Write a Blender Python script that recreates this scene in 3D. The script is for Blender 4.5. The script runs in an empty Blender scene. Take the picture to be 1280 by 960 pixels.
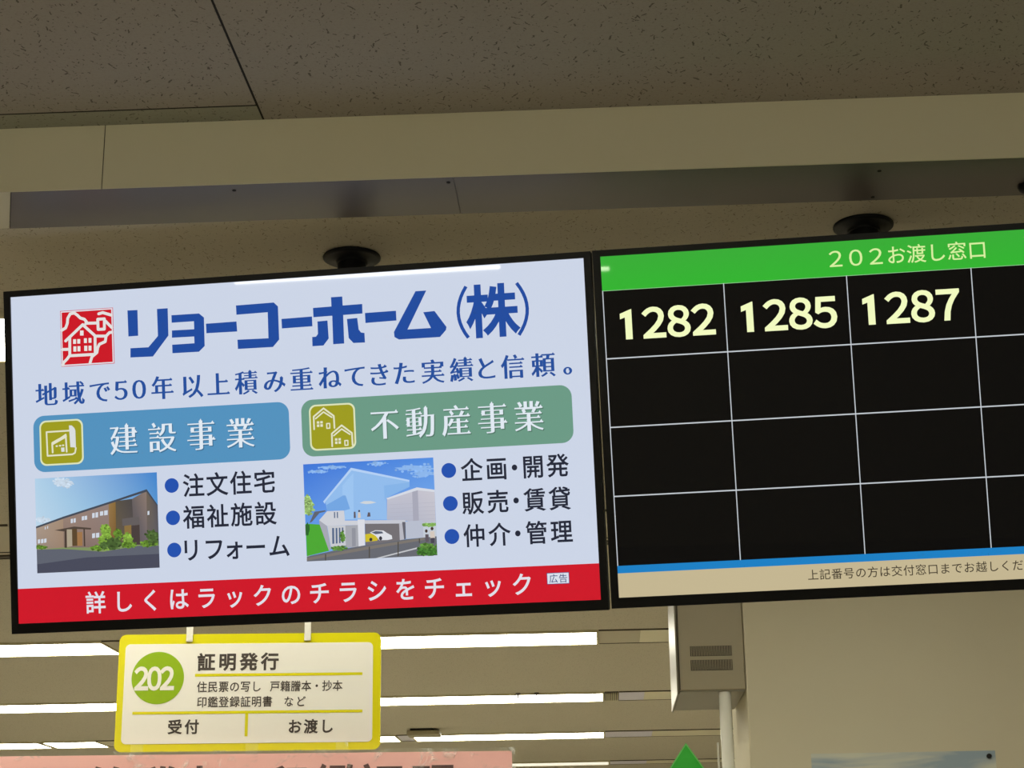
import bpy, bmesh, math, random
from mathutils import Matrix, Vector
C = bpy.context.scene.collection
SC = bpy.context.scene
EYE = 1.5                      # camera height above the floor

# ------------------------------------------------------------------ camera, world, exposure
cam_d = bpy.data.cameras.new('camera'); cam = bpy.data.objects.new('camera', cam_d); C.objects.link(cam)
cam_d.sensor_width = 36.0; cam_d.lens = 2201.825 / 1280 * 36.0
cam_d.clip_start = 0.05; cam_d.clip_end = 100
RC = ((0.998493, 0.028403, 0.046963), (0.053231, -0.292736, -0.95471), (-0.013369, 0.955771, -0.293807))
m = Matrix(RC).to_4x4(); m.translation = (0, 0, EYE); cam.matrix_world = m
SC.camera = cam
world = bpy.data.worlds.new('world'); SC.world = world; world.use_nodes = True
world.node_tree.nodes['Background'].inputs[0].default_value = (0.9, 0.85, 0.7, 1)
world.node_tree.nodes['Background'].inputs[1].default_value = 0.05
SC.view_settings.view_transform = 'Standard'; SC.view_settings.look = 'None'
SC.view_settings.gamma = 1.0; SC.view_settings.exposure = 0.0; SC.view_settings.use_curve_mapping = False
LAMP = 18.0                    # radiance of the lit fluorescent panels
LAMP_COL = (1.0, 0.965, 0.80)
SCREEN_GAIN = 1.0

# ------------------------------------------------------------------ measured data (metres, local to each panel)
D = {"logo_box":[[-0.441,0.27063],[-0.33917,0.27028],[-0.33915,0.16652],[-0.44234,0.16652]],
"logo_strokes":[[[-0.43911,0.23437],[-0.43139,0.23809],[-0.4279,0.24643],[-0.42683,0.2557],[-0.42173,0.26394],[-0.4136,0.26498],[-0.40727,0.2599],[-0.40256,0.25493],[-0.39456,0.25209],[-0.39066,0.24718],[-0.39239,0.2434]],[[-0.39075,0.24439],[-0.37059,0.24357]],[[-0.43207,0.21403],[-0.39808,0.24221],[-0.37453,0.21977]],[[-0.36877,0.25045],[-0.35588,0.2504],[-0.35646,0.23135],[-0.36854,0.23149],[-0.36877,0.25045]],[[-0.35439,0.24643],[-0.3411,0.23349]],[[-0.36654,0.2604],[-0.35874,0.26223],[-0.3412,0.25645]],[[-0.37454,0.21946],[-0.35364,0.21816],[-0.34702,0.22425],[-0.34138,0.22467]],[[-0.35365,0.21769],[-0.35556,0.20805],[-0.36696,0.2038],[-0.37036,0.19781],[-0.37224,0.18863],[-0.38213,0.18149],[-0.38601,0.17011]],[[-0.42381,0.21973],[-0.42477,0.1864]],[[-0.37485,0.21979],[-0.37551,0.18728]],[[-0.42527,0.18597],[-0.37958,0.18567]],[[-0.439,0.19845],[-0.42525,0.19807]],[[-0.4256,0.18568],[-0.43063,0.17977],[-0.43727,0.17397],[-0.43873,0.16816]]],
"logo_wins":[[[-0.41744,0.21623],[-0.41179,0.21588],[-0.41204,0.20735],[-0.41769,0.2077]],[[-0.40936,0.21604],[-0.40371,0.21569],[-0.40396,0.20732],[-0.4096,0.20767]],[[-0.39641,0.21679],[-0.39077,0.21643],[-0.39103,0.20761],[-0.39667,0.20796]],[[-0.38753,0.2167],[-0.38189,0.21635],[-0.38216,0.20752],[-0.38779,0.20787]],[[-0.41734,0.20302],[-0.41169,0.20267],[-0.41197,0.19292],[-0.41762,0.19326]],[[-0.40942,0.20284],[-0.40377,0.2025],[-0.40405,0.1929],[-0.4097,0.19324]],[[-0.39633,0.20282],[-0.39037,0.20245],[-0.39066,0.19285],[-0.39662,0.19322]],[[-0.38795,0.20245],[-0.38232,0.20211],[-0.38259,0.19283],[-0.38823,0.19317]],[[-0.40357,0.23168],[-0.39679,0.23125],[-0.39706,0.22195],[-0.40384,0.22237]]],
"head_polys":[[[-0.31142,0.26322],[-0.29218,0.26291],[-0.29226,0.2151],[-0.31101,0.21488]],[[-0.25475,0.26235],[-0.23416,0.26241],[-0.2344,0.21196],[-0.26526,0.17502],[-0.3084,0.17578],[-0.30786,0.19289],[-0.27331,0.19262],[-0.25447,0.21228]],[[-0.22743,0.249],[-0.17497,0.24888],[-0.16573,0.24089],[-0.16614,0.18834],[-0.1774,0.17844],[-0.22786,0.17875],[-0.22782,0.19445],[-0.1854,0.1946],[-0.18545,0.20706],[-0.22786,0.20739],[-0.22741,0.22077],[-0.18499,0.22041],[-0.18496,0.23519],[-0.22741,0.23511]],[[-0.16234,0.22914],[-0.1045,0.22962],[-0.10376,0.21116],[-0.162,0.21159]],[[-0.10438,0.25909],[-0.03313,0.25999],[-0.02544,0.25214],[-0.02539,0.19159],[-0.03762,0.1786],[-0.10351,0.17898],[-0.10383,0.196],[-0.04545,0.19512],[-0.04506,0.24284],[-0.10406,0.24202]],[[-0.01975,0.22882],[0.0374,0.22975],[0.03763,0.2119],[-0.01948,0.21138]],[[0.07416,0.26261],[0.09511,0.26261],[0.09536,0.24614],[0.13158,0.24653],[0.13132,0.22921],[0.09558,0.22877],[0.09532,0.17681],[0.07488,0.1767],[0.07512,0.22871],[0.04014,0.2282],[0.03988,0.24516],[0.07441,0.24567]],[[0.04728,0.21997],[0.06595,0.22061],[0.06695,0.18768],[0.05669,0.17554],[0.03619,0.17544],[0.03639,0.19232],[0.04338,0.19234],[0.0473,0.19712]],[[0.10224,0.22104],[0.12128,0.22165],[0.12319,0.20057],[0.12712,0.19486],[0.13354,0.19355],[0.13374,0.17626],[0.11247,0.17666],[0.10406,0.18629]],[[0.13598,0.22983],[0.19327,0.23024],[0.19342,0.2125],[0.13614,0.21159]],[[0.2306,0.26327],[0.25035,0.26333],[0.2129,0.19493],[0.25601,0.19494],[0.24311,0.22431],[0.26377,0.22524],[0.28436,0.19496],[0.2832,0.18961],[0.2717,0.17767],[0.19653,0.17782],[0.18846,0.18285],[0.18794,0.19196]]],
"head_paren":[[[0.32318,0.26576],[0.31729,0.2563],[0.31272,0.24687],[0.30946,0.23749],[0.30752,0.22815],[0.30689,0.21885],[0.30758,0.2096],[0.30958,0.2004],[0.3129,0.19124],[0.31753,0.18214],[0.32346,0.17309]],[[0.41492,0.26599],[0.4211,0.25652],[0.4259,0.24708],[0.42932,0.23766],[0.43138,0.22827],[0.43206,0.2189],[0.43137,0.20956],[0.42931,0.20023],[0.42588,0.19092],[0.42109,0.18163],[0.41492,0.17235]]],
"head_kabu":[["株",0.36876,0.21938,0.09365]],
"tagline":[["地",-0.47221,0.11654,0.04392],["域",-0.42002,0.11654,0.04392],["で",-0.36899,0.11654,0.04392],["５",-0.32816,0.11654,0.04392],["０",-0.29362,0.11654,0.04392],["年",-0.24924,0.11654,0.04392],["以",-0.19286,0.11654,0.04392],["上",-0.1428,0.11654,0.04392],["積",-0.08995,0.11654,0.04392],["み",-0.03734,0.11654,0.04392],["重",0.01354,0.11654,0.04392],["ね",0.06568,0.11654,0.04392],["て",0.11315,0.11654,0.04392],["き",0.15748,0.11654,0.04392],["た",0.2031,0.11654,0.04392],["実",0.25585,0.11654,0.04392],["績",0.30836,0.11654,0.04392],["と",0.35266,0.11654,0.04392],["信",0.40112,0.11654,0.04392],["頼",0.45584,0.11654,0.04392],["。",0.51244,0.11654,0.04392]],
"banner_l":[[-0.49938,0.07837],[-0.0119,0.07693],[-0.01298,-0.02862],[-0.5,-0.02464]],
"banner_r":[[0.01103,0.07898],[0.50538,0.0778],[0.50236,-0.02436],[0.01025,-0.02476]],
"icon_l":[[-0.48786,0.06845],[-0.4032,0.06807],[-0.40397,-0.01496],[-0.48758,-0.01554]],
"icon_r":[[0.0251,0.06908],[0.11078,0.06845],[0.10983,-0.014],[0.02502,-0.01492]],
"icon_l_strokes":[[[-0.43023,0.04736],[-0.47394,0.04703],[-0.47309,0.00305],[-0.42506,0.00336],[-0.41983,0.00591],[-0.4179,0.01467]],[[-0.46297,0.00868],[-0.46345,0.02387],[-0.43689,0.04033],[-0.43586,0.00885]],[[-0.46211,0.02565],[-0.43762,0.03728]],[[-0.45554,0.02012],[-0.454,0.02004]],[[-0.44907,0.02052],[-0.44753,0.02043]],[[-0.44325,0.02095],[-0.4417,0.02086]]],
"icon_l_fills":[[[-0.43021,0.05698],[-0.4248,0.05669],[-0.41979,0.05173],[-0.418,0.0467],[-0.41781,0.01343],[-0.42082,0.01605],[-0.42854,0.01671]],[[-0.4466,0.01681],[-0.44014,0.01684],[-0.43998,0.00907],[-0.44617,0.00903]]],
"icon_r_strokes":[[[0.03363,0.02445],[0.03367,0.04742],[0.05244,0.06149],[0.07101,0.04655],[0.07137,0.0248]],[[0.03724,0.04359],[0.05218,0.05485],[0.06722,0.04434]],[[0.05714,0.03343],[0.06283,0.03348],[0.06273,0.02491],[0.05729,0.02485],[0.05714,0.03343]],[[0.06597,-0.00806],[0.06603,0.01484],[0.08474,0.02889],[0.10323,0.01402],[0.10357,-0.00766]],[[0.06958,0.01103],[0.08447,0.02227],[0.09945,0.01182]],[[0.0894,0.00092],[0.09506,0.00098],[0.09496,-0.00756],[0.08954,-0.00763],[0.0894,0.00092]]],
"icon_r_fills":[[[0.03915,0.03865],[0.04372,0.0384],[0.04355,0.03418],[0.03898,0.03443]],[[0.04559,0.03866],[0.05016,0.0384],[0.04999,0.03418],[0.04542,0.03444]],[[0.03917,0.03297],[0.04374,0.03272],[0.04356,0.02814],[0.03899,0.02839]],[[0.04561,0.03298],[0.05018,0.03272],[0.05,0.02815],[0.04543,0.0284]],[[0.07148,0.0061],[0.07603,0.00586],[0.07586,0.00165],[0.07131,0.0019]],[[0.0779,0.00612],[0.08245,0.00587],[0.08228,0.00167],[0.07772,0.00191]],[[0.0715,0.00044],[0.07605,0.0002],[0.07587,-0.00437],[0.07131,-0.00413]],[[0.07791,0.00046],[0.08246,0.00021],[0.08228,-0.00435],[0.07773,-0.00411]]],
"banner_l_text":[["建",-0.32605,0.02553,0.05587],["設",-0.25217,0.02553,0.05587],["事",-0.17828,0.02553,0.05587],["業",-0.1044,0.02553,0.05587]],
"banner_r_text":[["不",0.16391,0.02663,0.05544],["動",0.22931,0.02663,0.05544],["産",0.29472,0.02663,0.05544],["事",0.36012,0.02663,0.05544],["業",0.42552,0.02663,0.05544]],
"pic_l":{"sky":[[[-0.49877,-0.03762],[-0.26539,-0.03814],[-0.26461,-0.12934],[-0.49883,-0.13117]]],
"rect":[[[-0.49877,-0.03762],[-0.26539,-0.03814],[-0.26443,-0.21164],[-0.49968,-0.21209]]],
"grass":[[[-0.50004,-0.159],[-0.26439,-0.16333],[-0.26509,-0.1845],[-0.50023,-0.18255]],[[-0.49973,-0.16437],[-0.4469,-0.16141],[-0.3753,-0.16679],[-0.37112,-0.17656],[-0.44713,-0.16952],[-0.49989,-0.17014]]],
"ground":[[[-0.49985,-0.16865],[-0.44713,-0.16952],[-0.37117,-0.17805],[-0.30632,-0.17034],[-0.26467,-0.1718],[-0.26443,-0.21164],[-0.49968,-0.21209]]],
"ground2":[[[-0.49968,-0.19541],[-0.40275,-0.18687],[-0.26427,-0.18665],[-0.26443,-0.21164],[-0.49968,-0.21209]]],
"wing":[[[-0.49961,-0.12684],[-0.44663,-0.11261],[-0.4466,-0.16677],[-0.4994,-0.16867]]],
"wall":[[[-0.44663,-0.11261],[-0.3573,-0.08973],[-0.35755,-0.17079],[-0.4466,-0.16677]]],
"wood":[[[-0.35843,-0.0901],[-0.3449,-0.08606],[-0.34625,-0.16597],[-0.35866,-0.17073]]],
"recess":[[[-0.34492,-0.0867],[-0.31248,-0.08402],[-0.31023,-0.16761],[-0.34628,-0.16704]]],
"front":[[[-0.31361,-0.08439],[-0.28533,-0.07042],[-0.28718,-0.16908],[-0.31113,-0.16799]]],
"gable":[[[-0.28532,-0.07],[-0.26452,-0.09957],[-0.26482,-0.16967],[-0.28718,-0.16908]]],
"balcony":[[[-0.33366,-0.11969],[-0.30128,-0.11696],[-0.30065,-0.1319],[-0.33295,-0.13251]]],
"doorway":[[[-0.31626,-0.13329],[-0.30065,-0.1319],[-0.30069,-0.16804],[-0.31623,-0.16734]]],
"woodlit":[[[-0.32961,-0.13267],[-0.31621,-0.13159],[-0.31689,-0.16731],[-0.32956,-0.16673]]],
"roof":[[[-0.50004,-0.12597],[-0.44543,-0.1101],[-0.34596,-0.08451],[-0.28481,-0.06789],[-0.26445,-0.09745],[-0.26435,-0.10128],[-0.2854,-0.07255],[-0.34608,-0.08835],[-0.44554,-0.11395],[-0.49923,-0.12944]]],
"canopy":[[[-0.4637,-0.13452],[-0.42574,-0.12944],[-0.39332,-0.13353],[-0.39341,-0.13651],[-0.42586,-0.13372],[-0.44621,-0.13748]]],
"post":[[[-0.44438,-0.13628],[-0.44056,-0.13646],[-0.44078,-0.16767],[-0.44482,-0.16749]],[[-0.40793,-0.13455],[-0.40524,-0.13468],[-0.40529,-0.16671],[-0.40797,-0.16659]]],
"porch":[[[-0.43981,-0.13392],[-0.42993,-0.13438],[-0.43015,-0.16537],[-0.44029,-0.16641]]],
"postwide":[[[-0.4299,-0.13353],[-0.42026,-0.13398],[-0.42048,-0.16474],[-0.43013,-0.16473]]],
"door":[[[-0.42021,-0.14018],[-0.41033,-0.14],[-0.41062,-0.16519],[-0.42049,-0.16517]]],
"win":[[[-0.43163,-0.11547],[-0.42756,-0.1148],[-0.42779,-0.1225],[-0.43185,-0.12317]],[[-0.42622,-0.11487],[-0.42215,-0.1142],[-0.42238,-0.1219],[-0.42644,-0.12256]],[[-0.4104,-0.11177],[-0.40589,-0.11113],[-0.4061,-0.11839],[-0.41061,-0.11903]],[[-0.40499,-0.11117],[-0.40004,-0.11055],[-0.40025,-0.11781],[-0.40521,-0.11843]],[[-0.39028,-0.10674],[-0.38533,-0.10612],[-0.3856,-0.11509],[-0.39055,-0.11571]],[[-0.38375,-0.10577],[-0.37881,-0.10515],[-0.37909,-0.11454],[-0.38404,-0.11516]],[[-0.3752,-0.10447],[-0.36892,-0.10391],[-0.36915,-0.1116],[-0.37544,-0.11215]],[[-0.36711,-0.10315],[-0.36038,-0.10262],[-0.36064,-0.11115],[-0.36737,-0.11168]],[[-0.39139,-0.14387],[-0.38577,-0.14327],[-0.38603,-0.1518],[-0.39164,-0.15239]],[[-0.38399,-0.14336],[-0.3777,-0.14279],[-0.37796,-0.15132],[-0.38424,-0.15188]],[[-0.49618,-0.15017],[-0.49165,-0.14952],[-0.49185,-0.1568],[-0.49638,-0.15745]],[[-0.48985,-0.14982],[-0.48531,-0.14917],[-0.48552,-0.15666],[-0.49005,-0.15731]],[[-0.48397,-0.14944],[-0.47943,-0.14879],[-0.47964,-0.15607],[-0.48417,-0.15672]],[[-0.48201,-0.12767],[-0.48018,-0.1269],[-0.48031,-0.13161],[-0.48214,-0.13238]],[[-0.47746,-0.12659],[-0.47564,-0.12582],[-0.47577,-0.13053],[-0.47759,-0.1313]],[[-0.28433,-0.10819],[-0.28076,-0.10751],[-0.28098,-0.11453],[-0.28456,-0.11521]]],
"cloud":[[[-0.42486,-0.04996],[-0.42886,-0.05167],[-0.42921,-0.05408],[-0.43737,-0.05327],[-0.44099,-0.05491],[-0.44642,-0.05408],[-0.45278,-0.05404],[-0.45413,-0.05156],[-0.461,-0.05036],[-0.45977,-0.0482],[-0.46107,-0.04588],[-0.45555,-0.04485],[-0.4512,-0.04394],[-0.4466,-0.04266],[-0.44018,-0.04251],[-0.43613,-0.04483],[-0.429,-0.04542],[-0.42602,-0.04763]],[[-0.44069,-0.04593],[-0.43932,-0.04785],[-0.44105,-0.04953],[-0.44378,-0.05112],[-0.44841,-0.051],[-0.45212,-0.04962],[-0.45611,-0.04962],[-0.45906,-0.04832],[-0.461,-0.04668],[-0.4639,-0.04476],[-0.4602,-0.0433],[-0.45786,-0.04215],[-0.45592,-0.04065],[-0.45228,-0.03995],[-0.44785,-0.03951],[-0.44439,-0.04112],[-0.44252,-0.04286],[-0.43771,-0.04399]],[[-0.47268,-0.11524],[-0.47252,-0.11714],[-0.476,-0.11835],[-0.48035,-0.11878],[-0.48377,-0.12021],[-0.48895,-0.12014],[-0.49212,-0.11817],[-0.49645,-0.11737],[-0.49817,-0.11569],[-0.49775,-0.11405],[-0.49729,-0.11252],[-0.49855,-0.11002],[-0.49394,-0.10901],[-0.48826,-0.10969],[-0.48341,-0.10912],[-0.48066,-0.1113],[-0.4738,-0.11127],[-0.47319,-0.11342]],[[-0.42923,-0.05296],[-0.43098,-0.05419],[-0.43174,-0.05544],[-0.43327,-0.05623],[-0.43482,-0.05779],[-0.437,-0.05667],[-0.43893,-0.05619],[-0.44138,-0.05567],[-0.44243,-0.05403],[-0.44148,-0.05234],[-0.4409,-0.05103],[-0.4409,-0.04924],[-0.43823,-0.04943],[-0.43675,-0.04855],[-0.43457,-0.04776],[-0.43231,-0.0484],[-0.43187,-0.05039],[-0.43139,-0.05165]]],
"bush":[[[-0.35483,-0.13895],[-0.3561,-0.14273],[-0.35882,-0.14483],[-0.36041,-0.14795],[-0.36344,-0.14707],[-0.36633,-0.14984],[-0.36895,-0.14764],[-0.37169,-0.14564],[-0.371,-0.14118],[-0.3734,-0.13808],[-0.37179,-0.13472],[-0.37067,-0.13136],[-0.36805,-0.12976],[-0.3656,-0.12732],[-0.36253,-0.12777],[-0.35963,-0.12901],[-0.35896,-0.13322],[-0.35728,-0.13563]],[[-0.35663,-0.15698],[-0.35588,-0.16255],[-0.35757,-0.1678],[-0.36161,-0.169],[-0.36443,-0.17465],[-0.36856,-0.17313],[-0.3723,-0.17103],[-0.37566,-0.16754],[-0.37925,-0.1629],[-0.37811,-0.156],[-0.37486,-0.15136],[-0.37327,-0.14696],[-0.37186,-0.14025],[-0.36743,-0.141],[-0.36324,-0.138],[-0.35977,-0.142],[-0.35732,-0.14657],[-0.3538,-0.15067]],[[-0.31457,-0.15891],[-0.31477,-0.1642],[-0.31733,-0.16772],[-0.31954,-0.17136],[-0.32279,-0.1705],[-0.32572,-0.17235],[-0.32786,-0.16879],[-0.33133,-0.1679],[-0.33231,-0.16299],[-0.33131,-0.15814],[-0.33204,-0.15319],[-0.32849,-0.15163],[-0.32807,-0.14516],[-0.32482,-0.14479],[-0.32209,-0.14695],[-0.31911,-0.14693],[-0.31655,-0.14959],[-0.31565,-0.15425]],[[-0.35702,-0.15057],[-0.35659,-0.15259],[-0.35823,-0.1536],[-0.35888,-0.15572],[-0.36076,-0.15542],[-0.36256,-0.15659],[-0.3637,-0.15453],[-0.36598,-0.15439],[-0.36571,-0.15193],[-0.36529,-0.15019],[-0.36527,-0.14858],[-0.36555,-0.14612],[-0.36336,-0.14618],[-0.362,-0.14548],[-0.36015,-0.14378],[-0.35889,-0.14586],[-0.35728,-0.14677],[-0.35663,-0.14866]]],
"bush2":[[[-0.33548,-0.14943],[-0.33567,-0.15272],[-0.337,-0.15558],[-0.3388,-0.15816],[-0.34112,-0.16154],[-0.34433,-0.16096],[-0.34728,-0.15942],[-0.3491,-0.15605],[-0.34837,-0.1517],[-0.34965,-0.14878],[-0.34981,-0.14513],[-0.34935,-0.14074],[-0.34588,-0.14028],[-0.34347,-0.13834],[-0.3404,-0.13711],[-0.33839,-0.14072],[-0.33534,-0.14185],[-0.33442,-0.14569]],[[-0.30622,-0.16885],[-0.30981,-0.17023],[-0.3125,-0.17134],[-0.31565,-0.17225],[-0.31985,-0.1724],[-0.32425,-0.1726],[-0.32938,-0.17231],[-0.33382,-0.17111],[-0.33513,-0.16924],[-0.33683,-0.16747],[-0.33688,-0.16553],[-0.33265,-0.16444],[-0.32716,-0.16459],[-0.3241,-0.16318],[-0.31987,-0.1646],[-0.31449,-0.16411],[-0.30925,-0.16505],[-0.30931,-0.16712]],[[-0.26604,-0.16749],[-0.26619,-0.1692],[-0.26841,-0.17079],[-0.27348,-0.17157],[-0.27888,-0.17216],[-0.28428,-0.1707],[-0.29109,-0.17113],[-0.29378,-0.16924],[-0.29909,-0.16788],[-0.29865,-0.16601],[-0.29781,-0.16429],[-0.29591,-0.16253],[-0.28809,-0.16315],[-0.28474,-0.16129],[-0.27921,-0.16272],[-0.2728,-0.16257],[-0.27128,-0.16462],[-0.26738,-0.16586]],[[-0.36861,-0.17092],[-0.36565,-0.17255],[-0.37062,-0.17307],[-0.37336,-0.17399],[-0.37738,-0.1748],[-0.38218,-0.17388],[-0.38783,-0.17394],[-0.39027,-0.17243],[-0.39498,-0.1713],[-0.39489,-0.16974],[-0.39516,-0.16813],[-0.39103,-0.16722],[-0.38593,-0.16709],[-0.38212,-0.16649],[-0.37696,-0.16604],[-0.37181,-0.16684],[-0.37068,-0.16864],[-0.36861,-0.16975]],[[-0.4792,-0.16465],[-0.47965,-0.16586],[-0.48223,-0.16664],[-0.48461,-0.16744],[-0.48826,-0.16728],[-0.49168,-0.16748],[-0.49402,-0.16638],[-0.49754,-0.16597],[-0.49927,-0.16489],[-0.49928,-0.16374],[-0.4995,-0.16256],[-0.49718,-0.16176],[-0.49374,-0.16168],[-0.49098,-0.16175],[-0.48827,-0.16152],[-0.48582,-0.1621],[-0.48159,-0.16227],[-0.48117,-0.16352]]],
"bush3":[[[-0.33488,-0.16436],[-0.33527,-0.16804],[-0.33898,-0.1707],[-0.3444,-0.17127],[-0.34782,-0.17559],[-0.35428,-0.17562],[-0.35989,-0.17338],[-0.36201,-0.16928],[-0.36628,-0.16664],[-0.3681,-0.16285],[-0.36239,-0.16029],[-0.36389,-0.15563],[-0.35679,-0.15613],[-0.3535,-0.1515],[-0.34796,-0.15485],[-0.34092,-0.15343],[-0.33992,-0.15834],[-0.33565,-0.16078]],[[-0.26218,-0.156],[-0.26746,-0.15919],[-0.26558,-0.1657],[-0.27127,-0.165],[-0.27405,-0.16987],[-0.27807,-0.1667],[-0.2817,-0.16562],[-0.28349,-0.16189],[-0.2846,-0.15844],[-0.28867,-0.15478],[-0.28771,-0.14999],[-0.28301,-0.14821],[-0.28157,-0.14347],[-0.2773,-0.14409],[-0.27305,-0.14076],[-0.27074,-0.14635],[-0.26644,-0.1473],[-0.26304,-0.15086]],[[-0.36312,-0.16734],[-0.36239,-0.16943],[-0.36572,-0.16984],[-0.36667,-0.17137],[-0.36873,-0.17201],[-0.37114,-0.17242],[-0.37355,-0.17174],[-0.3738,-0.16942],[-0.37494,-0.16824],[-0.37564,-0.16677],[-0.3755,-0.16516],[-0.37534,-0.16311],[-0.37327,-0.16198],[-0.37092,-0.161],[-0.36846,-0.16228],[-0.36636,-0.16292],[-0.36531,-0.16447],[-0.36227,-0.16533]]]},
"pic_r":{"rect":[[[0.01034,-0.03797],[0.24974,-0.03764],[0.24966,-0.21208],[0.01067,-0.21309]]],
"sky":[[[0.01034,-0.03797],[0.24974,-0.03764],[0.24945,-0.14586],[0.01062,-0.1435]]],
"house":[[[0.04891,-0.10598],[0.09848,-0.05065],[0.20472,-0.07671],[0.20423,-0.08788],[0.16095,-0.10587],[0.16068,-0.14432],[0.08325,-0.1411],[0.08347,-0.12451],[0.05169,-0.12298]]],
"houseshade":[[[0.05095,-0.11283],[0.08227,-0.09751],[0.10109,-0.09911],[0.10042,-0.12645],[0.08384,-0.12677],[0.08163,-0.12442],[0.05169,-0.12298]]],
"houseface":[[[0.10278,-0.05807],[0.09936,-0.14096],[0.08325,-0.1411],[0.08347,-0.12451],[0.10065,-0.12085],[0.10109,-0.09911],[0.08093,-0.09632],[0.08162,-0.07949]]],
"housewing":[[[0.15801,-0.08332],[0.20389,-0.08003],[0.20376,-0.0883],[0.16095,-0.10587],[0.15802,-0.1102]]],
"roofl":[[[0.04496,-0.10647],[0.09857,-0.0484],[0.20476,-0.07582],[0.20462,-0.07895],[0.09952,-0.0534],[0.04911,-0.10667],[0.04801,-0.11111]]],
"nhouse":[[[0.1623,-0.10638],[0.21926,-0.09354],[0.25018,-0.0991],[0.24941,-0.15698],[0.22458,-0.15358],[0.1934,-0.1481],[0.16066,-0.14476]]],
"nhouseshade":[[[0.20887,-0.0966],[0.2192,-0.09488],[0.21892,-0.15287],[0.20833,-0.15059]]],
"nroof":[[[0.16093,-0.10631],[0.21783,-0.08967],[0.25011,-0.09553],[0.25016,-0.09954],[0.21852,-0.09485],[0.1638,-0.10869]]],
"pale":[[[0.22231,-0.15348],[0.25006,-0.15256],[0.24992,-0.1859],[0.22202,-0.18573]]],
"lawn":[[[0.01104,-0.14465],[0.03685,-0.14743],[0.05294,-0.19526],[0.01106,-0.20325]]],
"retain":[[[0.03623,-0.13977],[0.04997,-0.14872],[0.05583,-0.19226],[0.05225,-0.19523],[0.03685,-0.14743]]],
"terrace":[[[0.03623,-0.13977],[0.05165,-0.1241],[0.08301,-0.12449],[0.08365,-0.14246],[0.1073,-0.14358],[0.10697,-0.15163],[0.0499,-0.15029]]],
"lower":[[[0.0506,-0.15033],[0.08467,-0.15147],[0.08362,-0.18836],[0.05634,-0.19094]]],
"entry":[[[0.08421,-0.15145],[0.10811,-0.15168],[0.10696,-0.19054],[0.08348,-0.19171]]],
"pillar":[[[0.10714,-0.14178],[0.11998,-0.14239],[0.11875,-0.18839],[0.10696,-0.19054]]],
"garage":[[[0.12018,-0.14867],[0.18412,-0.15168],[0.18275,-0.18327],[0.11943,-0.18842]]],
"lintel":[[[0.11992,-0.14373],[0.19437,-0.14681],[0.1941,-0.15304],[0.11966,-0.14998]]],
"gpost":[[[0.1827,-0.15295],[0.19277,-0.15209],[0.1929,-0.18062],[0.18277,-0.18283]]],
"gdark":[[[0.18829,-0.15009],[0.19421,-0.15037],[0.19381,-0.18066],[0.1906,-0.18096]]],
"gwall":[[[0.19425,-0.14948],[0.2257,-0.14874],[0.22616,-0.17947],[0.19426,-0.18068]]],
"road":[[[0.01104,-0.2037],[0.0603,-0.19559],[0.11943,-0.18842],[0.19379,-0.1811],[0.25071,-0.17838],[0.24966,-0.21208],[0.01067,-0.21309]]],
"rail":[[[0.01093,-0.20638],[0.11932,-0.1911],[0.22797,-0.17956],[0.22779,-0.18377],[0.11909,-0.19667],[0.01074,-0.2113]]],
"line":[[[0.13768,-0.212],[0.21359,-0.19647],[0.21394,-0.19893],[0.14681,-0.2124]]],
"slot":[[[0.05965,-0.15479],[0.06333,-0.15496],[0.06266,-0.18294],[0.05896,-0.18322]],[[0.06609,-0.15509],[0.06931,-0.15524],[0.06866,-0.18276],[0.06542,-0.18306]],[[0.07209,-0.15492],[0.07485,-0.15505],[0.0742,-0.18234],[0.07142,-0.18266]],[[0.07763,-0.15473],[0.08038,-0.15486],[0.07973,-0.18215],[0.07696,-0.18247]],[[0.06426,-0.12628],[0.06633,-0.12638],[0.06613,-0.13714],[0.06405,-0.13705]],[[0.06955,-0.12653],[0.07163,-0.12663],[0.07142,-0.1374],[0.06935,-0.1373]]],
"entrydoor":[[[0.09596,-0.15648],[0.10285,-0.1568],[0.10197,-0.18919],[0.09506,-0.18955]]],
"caryellow":[[[0.1198,-0.16878],[0.13038,-0.16792],[0.13935,-0.17236],[0.14322,-0.17834],[0.14126,-0.18138],[0.11968,-0.18263]]],
"carwhite":[[[0.12862,-0.16606],[0.13885,-0.16251],[0.15345,-0.16363],[0.16011,-0.16841],[0.16858,-0.17326],[0.16923,-0.17953],[0.16072,-0.18093],[0.14541,-0.18067],[0.13933,-0.17281]]],
"carglass":[[[0.13137,-0.16618],[0.13971,-0.16389],[0.15109,-0.16531],[0.15324,-0.16854],[0.13947,-0.16969]]],
"cartyre":[[[0.15088,-0.17735],[0.15044,-0.1792],[0.14924,-0.18046],[0.14769,-0.18091],[0.14622,-0.18025],[0.14513,-0.17892],[0.14474,-0.17707],[0.14536,-0.17533],[0.14646,-0.174],[0.148,-0.17349],[0.14942,-0.17428],[0.15038,-0.17562]],[[0.13289,-0.17876],[0.13253,-0.18037],[0.1313,-0.1814],[0.1298,-0.18166],[0.12825,-0.18139],[0.1273,-0.18007],[0.12697,-0.17849],[0.12753,-0.17702],[0.12856,-0.17588],[0.13006,-0.17536],[0.13152,-0.17601],[0.13264,-0.17714]]],
"hedge":[[[0.22634,-0.15478],[0.24953,-0.15431],[0.24974,-0.15966],[0.22657,-0.15991]]],
"person_d":[[[0.22936,-0.17384],[0.23548,-0.17412],[0.23534,-0.18745],[0.22943,-0.18763]],[[0.10083,-0.12759],[0.10405,-0.12774],[0.10404,-0.13895],[0.10037,-0.13877]],[[0.12693,-0.12996],[0.13059,-0.13014],[0.13119,-0.13755],[0.12477,-0.13769]]],
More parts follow.
